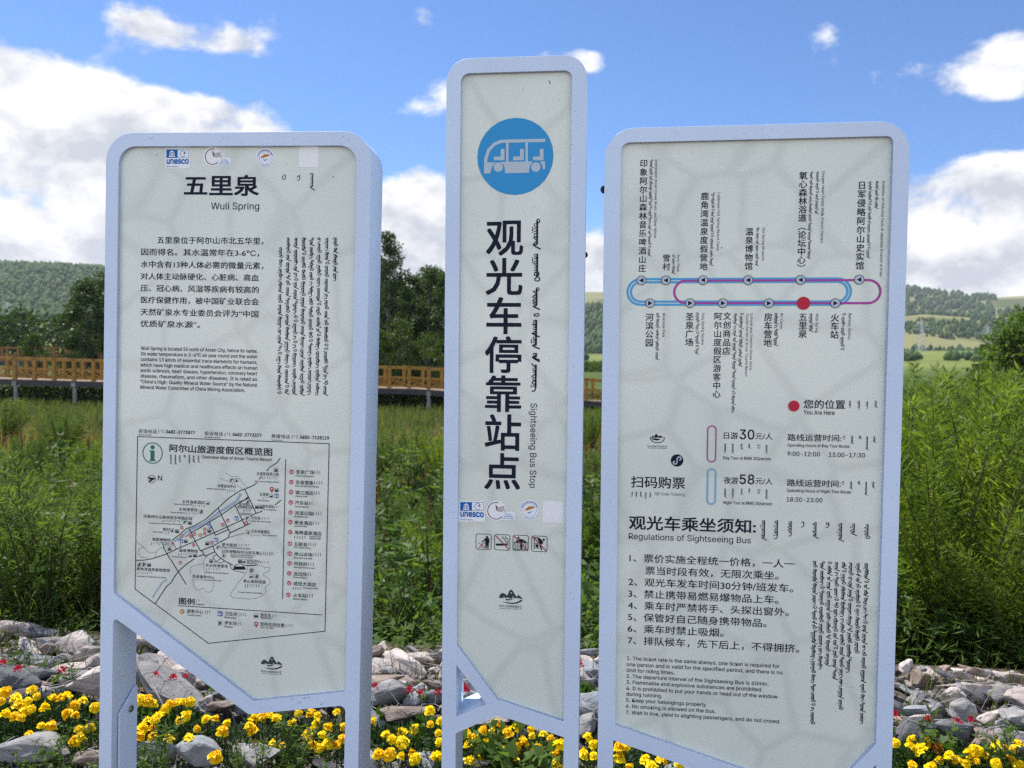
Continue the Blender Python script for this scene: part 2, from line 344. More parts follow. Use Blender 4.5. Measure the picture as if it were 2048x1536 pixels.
    # --- the vertical script: a stem with teeth, loops, bows and tails on its left
    COMP = {'t': (.5, [([(-.05, .0), (-.75, .3)], .8)]), 'd': (.55, [([(-.05, .0), (-.75, .3)], .8), ([(-1.15, -.05), (-1.0, .1)], 1.1), ([(-1.15, .3), (-1.0, .45)], 1.1)]),
            'o': (.85, [(arc(-.38, .38, .33, 0, 2 * math.pi, 10), .7)]), 'O': (.9, [(arc(.22, .4, .36, 0, 2 * math.pi, 12), .9)]), 'c': (.75, [([(-.05, .05), (-.85, .0), (-.55, .35), (-.05, .65)], .8)]),
            'r': (.75, [([(-.05, .05), (-.6, .4), (-1.0, .85)], 1.0)]), 'l': (.7, [([(-.05, .5), (-.7, .2), (-.95, -.25)], 1.0)]), 'm': (.9, [([(-.05, .1), (-.6, .4), (-.75, .95)], 1.0)]),
            'k': (1.05, [([(-.05, .05), (-.6, .1), (-.85, .5), (-.5, .8), (0, .75)], 1.0)]), 'b': (1.15, [(arc(-.1, .5, .55, 0, 2 * math.pi, 12, .45), 1.0)]),
            'n': (.9, [([(0, -.1), (-.75, .12), (-.3, .4), (.85, .95)], 1.3)]), 'g': (.9, [([(0, -.1), (-.05, .4), (-.4, .8), (-.95, .7)], 1.1)]), 'i': (.9, [([(0, -.1), (.1, .4), (-.15, .8), (-.7, .95)], 1.1)]),
            'u': (1.1, [([(.05, -.1), (.55, .15), (.6, .6), (.1, .85), (-.45, .7), (-.55, .3), (0, .15)], 1.0)]), 'p': (.45, [([(-.1, .1), (.1, .3)], 1.6)])}
    def mword(s, x, top, bot, unit, word):
        adv = [s.COMP[c][0] for c in word]; k = (top - bot) / sum(adv); cur = 0.0; lightw = unit < s.B.px(7.5); thin = unit * (0.20 if lightw else 0.24)
        final = word[-1] in 'ngiu'
        end = sum(adv[:-1]) if final and len(word) > 1 else sum(adv)
        st = 0.35 if word[0] == 'O' else 0.0
        if word not in ('p', 'u'): s.stroke([(x, top - st * k), (x, top - end * k)], unit * (0.27 if lightw else 0.42))
        for c, a in zip(word, adv):
            for pts, w in s.COMP[c][1]: s.stroke([(x + px * unit, top - (cur + py) * k) for px, py in pts], thin * w)
            cur += a
    def mcol(s, Z, xa, ya, xb, yb, unit, seed, words=None, Z1=None):
        """a column of words, top to bottom"""
        rg = random.Random(seed); a = s.B.loc(*Z(xa, ya)); b = s.B.loc(*(Z1 or Z)(xb, yb)); un = s.B.px(unit / Z.s); L = a[1] - b[1]
        if words is None:
            words = []; need = L / un; tot = 0
            while tot < need:
                w = rg.choice(['', 'O', 'c', 'k', 'b', 'm', 'l', 'o']) + ''.join(rg.choice('tttttddoorclkb') for _ in range(rg.choice([0, 1, 2, 3, 4, 4, 5, 6]))) + rg.choice('nnngiuu')
                if rg.random() < .12: w = 'u'
                words.append(w); tot += sum(s.COMP[c][0] for c in w) * 0.8 + .45
        sz = [sum(s.COMP[c][0] for c in w) for w in words]; gap = .55; k = L / (sum(sz) + gap * (len(words) - 1)); cur = 0
        for w, z in zip(words, sz):
            t = cur / (L / k); x = a[0] + (b[0] - a[0]) * t
            s.mword(x, a[1] - cur * k, a[1] - (cur + z) * k, un, w); cur += z + gap
        s.flush()
    def mrow(s, Z, xs, ya, yb, unit, seed, lens=None):
        """short words side by side, each hanging from ya"""
        rg = random.Random(seed); s.hold = True
        for i, x in enumerate(xs):
            y0 = ya[i] if isinstance(ya, (list, tuple)) else ya; y1 = yb[i] if isinstance(yb, (list, tuple)) else yb
            n = max(1, int((y1 - y0) / unit / .6)); w = ''.join(rg.choice('ttdorck') for _ in range(max(0, n - 1))) + rg.choice('nniug')
            s.mcol(Z, x, y0, x, y1, unit, 0, [w])
        s.hold = False; s.flush()
    def build(s, name, m, parent):
        if not s.v: return None
        me = bpy.data.meshes.new(name); me.from_pydata(s.v, [], s.f); me.update()
        return link(name, me, parent, m)
class Zm:
    """pixel coordinates of an enlarged crop of the photograph -> photograph pixels"""
    def __init__(s, x0, y0, sc): s.x0, s.y0, s.s = x0, y0, sc
    def __call__(s, x, y): return (s.x0 + x / s.s, s.y0 + y / s.s)
P0 = Zm(0, 0, 1)

def plate(name, outline, holes, depth, m, parent, y0=0.0, bevel=0.0012):
    """flat bar-work: outline with holes in the board's u,w plane, depth metres thick, front at y0"""
    cu = bpy.data.curves.new(name, 'CURVE'); cu.dimensions = '2D'; cu.fill_mode = 'BOTH'; cu.extrude = depth / 2 - bevel; cu.bevel_depth = bevel; cu.bevel_resolution = 2; cu.offset = -bevel
    for P in [outline] + holes:
        sp = cu.splines.new('POLY'); sp.points.add(len(P) - 1); sp.use_cyclic_u = True
        for q, p in zip(sp.points, P): q.co = (p[0], p[1], 0, 1)
    o = bpy.data.objects.new(name, cu); col.objects.link(o); bpy.context.view_layer.update()
    me = bpy.data.meshes.new_from_object(o.evaluated_get(bpy.context.evaluated_depsgraph_get()))
    bpy.data.objects.remove(o); bpy.data.curves.remove(cu)
    for v in me.vertices: v.co = (v.co.x, y0 + depth / 2 - v.co.z, v.co.y)
    me.flip_normals() if False else None
    me.materials.clear(); me.name = name
    return link(name, me, parent, m)
def rounded(P, radii):
    """round the corners of polygon P (list of 2-D points) by the given radii"""
    out = []; n = len(P)
    for i, p in enumerate(P):
        r = radii[i] if isinstance(radii, (list, tuple)) else radii
        p = Vector(p)
        if r <= 0: out.append(tuple(p)); continue
        a = (Vector(P[i - 1]) - p); b = (Vector(P[(i + 1) % n]) - p); a.normalize(); b.normalize()
        half = a.angle(b) / 2; t = r / math.tan(half); c = p + (a + b).normalized() * (r / math.sin(half))
        s0 = p + a * t - c; s1 = p + b * t - c; a0 = math.atan2(s0.y, s0.x); a1 = math.atan2(s1.y, s1.x); d = (a1 - a0 + math.pi) % (2 * math.pi) - math.pi
        out += [(c.x + r * math.cos(a0 + d * k / 8), c.y + r * math.sin(a0 + d * k / 8)) for k in range(9)]
    return out

# ================================================================== the three signs
LB = Board((476, 800), 2.206, 1.56, 6.1, 1.51)
MBd = Board((1026, 800), 2.12, 1.72, 6.15, 0.58)
RB = Board((1510, 800), 2.047, 2.47, 6.72, 0.41)
DEPTH, REC = 0.12, 0.013
A1, A2, A3, A4, A5 = Zm(200, 250, 6.8267), Zm(480, 250, 6.8267), Zm(250, 450, 6.8267), Zm(530, 450, 4.153), Zm(260, 670, 6.8267)
A6, A7, A8 = Zm(260, 840, 9.309), Zm(460, 840, 9.309), Zm(260, 1000, 9.309)
B1, B2, B3, B4, B5, B6, B7, B8 = Zm(460, 1000, 9.309), Zm(260, 1150, 9.309), Zm(460, 1150, 9.309), Zm(470, 1280, 9.309), Zm(190, 1180, 4.313), Zm(880, 100, 6.4), Zm(940, 420, 5.122), Zm(940, 700, 5.122)
C1, C2, C3, C4, C5, C6, C7, C8 = Zm(880, 980, 5.907), Zm(870, 1220, 4.859), Zm(1190, 230, 6.4), Zm(1240, 300, 5.909), Zm(1440, 330, 6.0235), Zm(1240, 530, 5.296), Zm(1490, 530, 4.8), Zm(1240, 790, 6.4)
D1, D2, D3, D4, D5 = Zm(1540, 790, 6.4), Zm(1230, 1010, 5.12), Zm(1500, 1020, 5.296), Zm(1230, 1290, 6.244), Zm(1480, 1240, 5.188)

def sign(B, name, label, TL, TR, rO, legs, panel, rI, under, rU, extra_hole=None):
    root = bpy.data.objects.new(name, None); root.empty_display_size = 0.1; col.objects.link(root); root.matrix_world = B.mw
    tag(root, label, 'sign', 'white framed signs of the bus stop')
    L = lambda p: B.loc(p[0], p[1], 0.0)
    uo = [sum(L(p)[0] for p in pr) / len(pr) for pr in legs]          # outer left, inner left, inner right, outer right
    top = (L(TL)[1] + L(TR)[1]) / 2
    und = [L(p) for p in under]
    P = [(uo[0], -.06), (uo[0], top), (uo[3], top), (uo[3], -.06), (uo[2], -.06), (uo[2], und[0][1])] + und[1:-1] + [(uo[1], und[-1][1]), (uo[1], -.06)]
    rad = [0, B.px(rO), B.px(rO), 0, 0] + [B.px(r) for r in rU] + [0]
    hole = rounded([L(p) for p in panel], [B.px(r) for r in rI]); holes = [hole[::-1]]
    if extra_hole: holes.append([L(p) for p in extra_hole][::-1])
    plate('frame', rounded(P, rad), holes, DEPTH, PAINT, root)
    B.recess = REC
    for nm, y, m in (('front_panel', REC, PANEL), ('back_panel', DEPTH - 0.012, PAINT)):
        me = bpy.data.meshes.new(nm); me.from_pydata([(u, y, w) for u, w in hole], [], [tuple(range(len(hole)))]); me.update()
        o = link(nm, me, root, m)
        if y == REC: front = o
    B.uo = uo; return root, front

SL, PL = sign(LB, 'information_sign', 'white framed information board headed Wuli Spring, with an outline resort map and side bracket',
    (211, 264.5), (742.5, 263), 60, [[(211, 330), (198, 1536)], [(226, 1240), (222.5, 1536)], [(690.6, 1430), (687.5, 1536)], [(742, 340), (716, 1536)]],
    [(237.5, 293), (713.8, 291), (690, 1383.7), (506, 1402), (227, 1187)], [37, 37, 3, 3, 9], [(690.6, 1411), (497, 1429), (226, 1234)], [12, 3, 7])
SM, PM = sign(MBd, 'bus_stop_sign', 'tall narrow white framed sign with a blue bus roundel and large vertical Chinese characters',
    (893, 116), (1175.5, 110), 47, [[(893, 160), (882.3, 1536)], [(912, 1467), (910.5, 1536)], [(1127.3, 1475), (1126.5, 1536)], [(1174.5, 160), (1156.7, 1536)]],
    [(921.9, 147), (1144, 140.5), (1127.3, 1443.5), (994, 1399), (913.6, 1290)], [17, 15, 0, 0, 0], [(1127.3, 1475), (995.5, 1430), (912, 1467)], [0, 2, 0], [(913, 1331), (973, 1408.5), (912, 1434)])
SR, PR = sign(RB, 'route_sign', 'wide white framed board with a looped bus route diagram and regulations of the sightseeing bus',
    (1210.5, 257), (1819.5, 241), 57, [[(1210.3, 330), (1193.6, 1536)], [(1227, 1481), (1226, 1536)], [(1752, 1536)], [(1819, 330), (1784, 1536)]],
    [(1242.5, 285.5), (1787, 272), (1752.2, 1488), (1648, 1596), (1230.2, 1450)], [17, 12, 0, 0, 0], [(1752, 1530), (1650, 1633), (1227, 1481)], [0, 2, 0])

# bracket plate with its bolt on the inner side of the information sign's left leg, back latches, stuck-on specks
b = bmesh.new(); uI = LB.uo[1]; w1 = LB.loc(230, 1436, 0)[1]; w2 = LB.loc(262, 1412, 0)[1]
PP = rounded([(.026, -.05), (.026, w1), (.104, w2 + .012), (.112, w2 + .012), (.112, -.05)], [0, .006, .004, 0, 0])
vf = [b.verts.new((uI + .0095, y, w)) for y, w in PP]; b.faces.new(vf)
g = bmesh.ops.extrude_face_region(b, geom=b.faces[:]); bmesh.ops.translate(b, vec=(-.006, 0, 0), verts=[v for v in g['geom'] if isinstance(v, bmesh.types.BMVert)])
bmesh.ops.recalc_face_normals(b, faces=b.faces); me = bpy.data.meshes.new('bracket_plate'); b.to_mesh(me); b.free()
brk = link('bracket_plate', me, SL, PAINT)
STEEL = mat('dull_steel', (0.32, 0.31, 0.29), 0.35, metallic=1.0, var=.3, scale=60); DARKHOLE = mat('dark_socket', (0.02, 0.018, 0.015), 0.7)
def lathe(prof, n=20):
    """profile of (radius, height) turned about X"""
    q = MB(); 
    for r, h in prof:
        for k in range(n): t = 2 * math.pi * k / n; q.v.append((h, r * math.cos(t), r * math.sin(t)))
    for i in range(len(prof) - 1):
        for k in range(n): q.f.append((i * n + k, i * n + (k + 1) % n, (i + 1) * n + (k + 1) % n, (i + 1) * n + k))
    q.f.append(tuple((len(prof) - 1) * n + k for k in range(n))); return q
wb = LB.loc(256, 1443, 0)[1]
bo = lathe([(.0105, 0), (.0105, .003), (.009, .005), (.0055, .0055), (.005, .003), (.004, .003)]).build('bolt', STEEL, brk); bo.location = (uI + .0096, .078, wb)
def knob(root, B, x, y, r):
    u, w = B.loc(x, y, 0.12); q = lathe([(.2 * r, -.006), (r, -.005), (r, .004), (.6 * r, .009)], 10).build('latch', DARKHOLE, root); q.location = (u, .128, w); q.rotation_euler = (0, 0, R_(90))
knob(SR, RB, 1208.5, 378, .011); knob(SM, MBd, 1169.5, 509, .009)
WHITE = mat('white_speck_paint', (.8, .8, .8), .5)
for x, y in ((302, 274.5), (308.5, 305.5)):
    u, w = LB.loc(x, y, 0); q = lathe([(.0042, 0), (.0036, .0025), (.0015, .0036)], 10); o = q.build('speck', WHITE, SL); o.rotation_euler = (0, 0, R_(-90)); o.location = (u, 0 if y < 290 else REC, w)

# ------------------------------------------------------------------ stickers: a cut vinyl piece each, its print as a sub-part
def sticker(B, root, Z, outline, rot=0):
    me = bpy.data.meshes.new('sticker'); P = [B.loc(*Z(x, y)) for x, y in outline]; n = len(P); y = REC
    me.from_pydata([(u, y - .0007, w) for u, w in P] + [(u, y, w) for u, w in P], [], [tuple(range(n))] + [(i, n + i, n + (i + 1) % n, (i + 1) % n) for i in range(n)])
    me.update(); return link('sticker', me, root, STICKER)
def stickers(B, root, Z, k, un, ggn, ring, qr):
    """un: x0,y0,x1,y1; ggn: centre, radius; ring: centre, radius; qr: outline (the code itself is left out)"""
    x0, y0, x1, y1 = un; w, h = x1 - x0, y1 - y0; S = sticker(B, root, Z, [(x0, y0), (x0, y1), (x1, y1), (x1, y0)])
    q = Ink(B, .0009); X = lambda a, b_: (x0 + a * w, y0 + b_ * h)
    q.shape(Z, [X(.045, .06), X(.045, .475), X(.5, .475), X(.5, .06)]); q.text(Z, 'unesco', *X(.05, .76), *X(.955, .76), h * .30, False, .035); q.build('sticker_print', UBLUE, S)
    q = Ink(B, .0013); tx, ty = X(.275, .13); r = h
    q.shape(Z, [X(.17, .2), X(.275, .11), X(.38, .2)])
    for i in range(4): q.shape(Z, [X(.18 + i * .055, .22), X(.18 + i * .055, .38), X(.21 + i * .055, .38), X(.21 + i * .055, .22)])
    q.shape(Z, [X(.15, .39), X(.15, .43), X(.4, .43), X(.4, .39)]); q.build('sticker_print', STICKER, S)
    q = Ink(B, .0009); q.line(Z, [X(.5, .075), X(.95, .075), X(.95, .47), X(.5, .47)], .8); c = X(.72, .27); q.ring(Z, c[0], c[1], h * .15 / Z.s, 1.0, .6, 5.6); q.shape(Z, [X(.72, .27), X(.80, .17), X(.83, .28)])
    q.text(Z, 'Global Geopark', *X(.05, .93), *X(.53, .93), h * .075, False); q.build('sticker_print', UBLUE, S)
    cx, cy, r = ggn; tab = [(cx + 1.02 * r * math.cos(t), cy + 1.05 * r * math.sin(t)) for t in np.linspace(R_(5), R_(60), 6)]
    ol = arc(cx, cy, r, R_(0), R_(-290), 26) + [(cx + 1.85 * r, cy + .92 * r), (cx + 1.9 * r, cy + .3 * r), (cx + 1.75 * r, cy + .1 * r), (cx + 1.1 * r, cy + .08 * r)]
    S = sticker(B, root, Z, ol); q = Ink(B, .0009)
    c = B.loc(*Z(cx, cy)); q.stroke(arc(c[0], c[1], B.px(.84 * r / Z.s), R_(75), R_(318), 26), B.px(1.6))
    for i in range(5):
        a = i / 4; q.line(Z, [(cx - .05 * r + a * .05 * r, cy - (.62 - a * .45) * r), (cx + .12 * r, cy - (.36 - a * .36) * r), (cx + .45 * r, cy - (.42 - a * .42) * r + .06 * r), (cx + (.78 + .1 * a) * r, cy - (.45 - a * .42) * r)], .9)
    q.line(Z, [(cx + .9 * r, cy - .0 * r), (cx + .88 * r, cy + .2 * r)], 1.1); q.build('sticker_print', BROWN, S)
    q = Ink(B, .0009)
    for i, t in enumerate(('GLOBAL', 'GEOPARKS', 'NETWORK')): q.lat(Z, t, cx + (.9 - .12 * i) * r, cy + (.42 + .2 * i) * r, cx + (1.55 if i == 0 else 1.72) * r, cy + (.42 + .2 * i) * r, .15 * r)
    q.build('sticker_print', LINEBLUE, S)
    cx, cy, r = ring; S = sticker(B, root, Z, arc(cx, cy, r, 2 * math.pi, 0, 32)[:-1]); q = Ink(B, .0009); q.ring(Z, cx, cy, .9 * r / Z.s, .5); q.ring(Z, cx, cy, .67 * r / Z.s, .5)
    for i in range(24):
        t = R_(200 + i * 6.1); q.line(Z, [(cx + .74 * r * math.cos(t), cy + .74 * r * math.sin(t)), (cx + .84 * r * math.cos(t), cy + .84 * r * math.sin(t))], .9 if i % 3 else 1.4)
    for i in range(8):
        t = R_(62 + i * 8); q.line(Z, [(cx + .75 * r * math.cos(t), cy + .75 * r * math.sin(t)), (cx + .83 * r * math.cos(t), cy + .83 * r * math.sin(t))], .8)
    q.build('sticker_print', UBLUE, S)
    q = Ink(B, .0011); q.shape(Z, [(cx - .52 * r, cy - .02 * r), (cx - .3 * r, cy + .02 * r), (cx + .1 * r, cy - .1 * r), (cx + .5 * r, cy - .26 * r), (cx + .26 * r, cy - .42 * r), (cx + .12 * r, cy - .35 * r), (cx - .02 * r, cy - .42 * r), (cx - .3 * r, cy - .2 * r)]); q.build('sticker_print', ORANGE, S)
    q = Ink(B, .0011); q.shape(Z, [(cx - .3 * r, cy + .16 * r), (cx - .05 * r, cy + .34 * r), (cx + .16 * r, cy + .2 * r), (cx + .4 * r, cy + .08 * r), (cx + .05 * r, cy + .16 * r)]); q.build('sticker_print', LINEBLUE, S)
    sticker(B, root, Z, qr)
stickers(LB, SL, A1, 0, (893, 318, 1230, 596), (1540, 433, 132), ((480 - 200) * 6.8267 + 345, 450, 130), [(x + (480 - 200) * 6.8267, y) for x, y in ((812, 294), (806, 578), (1068, 582), (1082, 296))])
stickers(MBd, SM, C1, 1, (226, 128, 532, 374), (662, 245, 120), (1060, 238, 121), [(1213, 133), (1212, 382), (1450, 390), (1458, 136)])

# ------------------------------------------------------------------ print on the information sign
def specks(B, front, pts, seed, n, box):
    q = Ink(B, .0006); rg = random.Random(seed)
    for x, y, l in pts: q.line(P0, [(x, y), (x + l * .35, y + l)], 1.6)
    for i in range(n):
        x, y = rg.uniform(box[0], box[2]), rg.uniform(box[1], box[3]); a = rg.uniform(0, 3); r = rg.uniform(.5, 1.1); q.line(P0, [(x, y), (x + r * math.cos(a), y + r * math.sin(a))], rg.uniform(.7, 1.3))
    q.build('dirt_specks', INKG, front)
q = Ink(LB)
q.text(A1, '五里泉', 1147, 962, 258, 962, 285, True, .018, A2)
q.lat(A1, 'Wuli Spring', 1517, 1150, 262, 1157, 98, 0, A2)
for w, x, y0, y1 in (('u', 600, 680, 765), ('ri', 815, 685, 755), ('ctoton', 995, 660, 890)): q.mcol(A2, x, y0, x, y1, 42, 1, [w])
q.build('heading_lettering', INK, PL)
q = Ink(LB)
for t, x0, y0, x1, y1 in (('五里泉位于阿尔山市北五华里，', 440, 248, 1890, 270), ('因而得名。其水温常年在3-6℃，', 222, 412, 1832, 432), ('水中含有13种人体必需的微量元素，', 218, 580, 1890, 604),
        ('对人体主动脉硬化、心脏病、高血', 215, 742, 1828, 768), ('压、冠心病、风湿等疾病有较高的', 215, 905, 1828, 933), ('医疗保健作用，被中国矿业联合会', 218, 1066, 1828, 1096),
        ('天然矿泉水专业委员会评为“中国', 213, 1232, 1822, 1262), ('优质矿泉水源”。', 212, 1392, 1025, 1408)): q.text(A3, t, x0, y0, x1, y1, 98, True, .006)
q.build('paragraph_lettering', INK, PL)
q = Ink(LB)
for t, x0, y0, x1, y1 in (('Wuli Spring is located 5li north of Arxan City, hence its name.', 150, 205, 1742, 240), ('Its water temperature is 3-6°C all year round and the water', 150, 280, 1740, 316), ('contains 13 kinds of essential trace elements for humans,', 147, 356, 1740, 393),
        ('which have high medical and healthcare effects on human', 145, 433, 1740, 471), ('aortic sclerosis, heart disease, hypertension, coronary heart', 145, 507, 1735, 547), ('disease, rheumatism, and other diseases. It is rated as', 145, 583, 1735, 625),
        ('"China\'s High-Quality Mineral Water Source" by the Natural', 143, 660, 1735, 703), ('Mineral Water Committee of China Mining Association.', 143, 735, 1570, 777)): q.lat(A5, t, x0, y0, x1, y1, 50, .004)
q.build('paragraph_lettering', INK, PL)
q = Ink(LB)
for i, (x, y0, y1) in enumerate(((137, 185, 1405), (200, 105, 1405), (265, 105, 1410), (328, 105, 1415), (393, 105, 1410), (457, 105, 1415), (522, 105, 1415), (592, 105, 462))): q.mcol(A4, x, y0, x - 17 * (y1 - y0) / 1300, y1, 26, 10 + i)
q.build('vertical_script_lettering', INK, PL)
# telephone row, map frame and roads
q = Ink(LB)
q.text(A6, '咨询电话', 158, 244, 500, 254, 82); q.text(A6, '投诉电话', 1390, 286, 1730, 296, 80); q.text(A7, '救援电话', 772, 338, 1118, 348, 82)
q.lat(A6, '0482-2773877', 668, 248, 1210, 262, 62, .02); q.lat(A7, '0482-2773377', 48, 300, 588, 312, 62, .02); q.lat(A7, '0482-7128119', 1300, 346, 1845, 364, 62, .02)
q.lat(A6, 'Enquiry Hotline', 158, 285, 400, 288, 24); q.lat(A6, 'Complaints Hotline', 1388, 330, 1685, 334, 24); q.lat(A7, 'First Aid Call', 772, 384, 975, 388, 24)
for Z, xs, y in ((A6, (540, 585, 625), 180), (A6, (1775, 1825, 1865), 235), (A7, (1165, 1210, 1255), 275)): q.mrow(Z, xs, y, [y + 75, y + 40, y + 70], 14, 5)
fr = [A6(143, 308), A7(1848, 440), B3(1770, 1045), B2(1460, 1270), B2(97, 262)]
q.line(P0, fr, 1.5, True); q.line(P0, [A7(1038, 730), B3(980, 450)], 1.4); q.line(P0, [B2(900, 568), B3(1715, 742)], 1.4)
q.text(A6, '阿尔山旅游度假区概览图', 735, 597, 785, 662, 150, True, .012, A7); q.lat(A6, 'Overview Map of Arxan Tourist Resort', 1340, 714, 780, 764, 60, 0, A7)
q.mrow(A6, (770, 855, 935, 1025, 1115, 1195, 1285), (640, 645, 650, 645, 655, 660, 660), (820, 830, 790, 700, 820, 795, 790), 30, 8)
q.ring(A6, 407, 1100, 8.3, .9); q.shape(A6, [(322, 1062), (378, 1105), (350, 1170), (485, 1080)]); q.lat(A6, 'N', 522, 1122, 600, 1126, 98)
q.build('map_heading_lettering', INK, PL)
q = Ink(LB)
q.ring(A6, 422, 615, 22, 1.9); q.disc(A6, 422, 506, 4.6); q.shape(A6, [(360, 565), (360, 578), (385, 585), (385, 740), (360, 752), (360, 766), (485, 766), (485, 752), (457, 740), (457, 565)])
q.build('information_symbol', TEAL, PL)
q = Ink(LB, .0006); q.line(P0, [A8(1150, 540), A8(1400, 430), A8(1640, 240), A8(1990, 20), B1(200, -120)], 5.5); q.line(P0, [A8(690, 1480), A8(600, 1536), B2(420, 420)], 3); q.line(P0, [A8(820, 770), A8(950, 690), A8(1060, 590), A8(1150, 545)], 4.5); q.build('map_river', RIVER, PL)
q = Ink(LB)
for Z, pts in ((A8, [(112, 1120), (250, 1120), (400, 1095), (560, 1045), (690, 1000), (865, 915), (1215, 765), (1570, 605), (1810, 500), (2048, 390), (2132, 350)]),
        (A7, [(940, 705), (880, 790), (820, 830), (740, 880), (685, 950)]), (A7, [(585, 1045), (540, 1105)]), (A7, [(505, 1165), (430, 1220), (280, 1285), (180, 1320), (0, 1440), (-62, 1490), (-222, 1640), (-462, 1855), (-582, 1920), (-682, 1980), (-772, 2005), (-822, 2030), (-922, 2120), (-1082, 2240)]),
        (A8, [(1030, 690), (1140, 605), (1300, 520), (1480, 410), (1700, 275), (1960, 95), (2048, 45), (2130, 0), (2200, -60)]), (A7, [(170, 1530), (350, 1450)]), (A7, [(275, 1290), (390, 1520), (485, 1734)]), (B1, [(605, 205), (485, 248), (380, 302)]), (A7, [(955, 1490), (840, 1580)]),
        (A8, [(1640, 150), (1700, 275), (1810, 500), (1865, 605), (1830, 700), (1545, 855), (1315, 945), (1215, 765), (1140, 605), (1095, 515)]), (A8, [(1480, 410), (1590, 655), (1830, 550)]), (B1, [(0, 612), (385, 432)]), (B1, [(95, 95), (280, 475)]),
        (A8, [(1545, 855), (1580, 965), (1660, 1060), (1760, 1130), (1920, 1215)]), (A8, [(1340, 945), (1400, 1045), (1580, 965)]), (A8, [(1270, 1050), (1370, 1015)]), (A8, [(1200, 1092), (1030, 1210), (900, 1330), (830, 1430), (770, 1530), (680, 1610), (470, 1930)]),
        (A8, [(635, 850), (622, 875), (690, 1000), (900, 1330), (1050, 1575)]), (B1, [(280, 1218), (480, 1215)])): q.line(Z, pts, 1.7)
for Z, pts in ((A8, [(1865, 605), (2048, 520)]), (B1, [(-32, 700), (0, 690), (275, 615)]), (A8, [(780, 750), (865, 915)]), (A8, [(950, 825), (930, 870)]), (A8, [(1620, 1020), (1540, 1050), (1600, 1150), (1690, 1090)]), (A8, [(1570, 1165), (1600, 1150), (1690, 1175), (1765, 1135)]), (A8, [(1860, 1190), (1890, 1280), (1960, 1320), (2150, 1355)])): q.line(Z, pts, 1.0)
for Z, pts in ((A8, [(125, 775), (250, 870), (340, 965), (410, 990), (490, 965), (540, 915), (610, 880)]), (A8, [(250, 870), (160, 920), (160, 1000), (200, 1060), (350, 1080)]), (A8, [(490, 965), (480, 1050)]), (A8, [(1440, 1045), (1375, 1110), (1370, 1180), (1150, 1235), (1125, 1290), (1140, 1370)]), (A8, [(1375, 1180), (1385, 1380)]),
        (B2, [(1190, 130), (1180, 200), (1270, 285), (1370, 240), (1420, 310), (1480, 325), (1545, 270), (1560, 130)]), (A6, [(1790, 990), (1880, 1045), (2022, 1060), (2082, 1150), (2182, 1255)]), (A6, [(1685, 1085), (1850, 1155), (1992, 1215), (2092, 1285)]),
        (B1, [(340, 1225), (300, 1370), (160, 1530), (130, 1576), (0, 1766), (50, 1821), (200, 1826), (350, 1846), (500, 1826), (600, 1786), (680, 1696), (655, 1626), (750, 1546), (740, 1486), (640, 1396)]), (B1, [(480, 1215), (600, 1225), (650, 1265), (735, 1240), (735, 1320), (620, 1370), (640, 1440)])): q.dash(Z, pts, 1.1)
q.shape(B1, [(75, 1285), (285, 1285), (262, 1235), (90, 1235)])
q.build('map_roads', INK, PL)
q = Ink(LB); q.line(B1, [(60, 1290), (75, 1240), (130, 1195), (200, 1185), (250, 1205), (290, 1290)], 1.2, True)
for Z, x, y in ((A8, 1040, 765), (A8, 1478, 575), (A8, 1440, 808), (A8, 1118, 425), (A8, 880, 580), (A8, 1215, 1030), (A8, 358, 1205), (A7, 870, 1305), (B1, 505, 128), (B1, 188, 1135), (B3, 488, 758)):      # little bus signs
    k = 46 if Z is B3 else 38; q.rrect(Z, x, y, k / Z.s, k / Z.s * .9, 1, .5)
    q.line(Z, [(x - k * .75, y + 14), (x - k * .6, y - 10), (x + k * .7, y - 12)], 1.1); q.line(Z, [(x - k * .75, y + 16), (x + k * .75, y + 16)], 2.6); q.line(Z, [(x - 4, y - 10), (x - 4, y + 14)], .9); q.line(Z, [(x + 16, y - 10), (x + 16, y + 14)], .9)
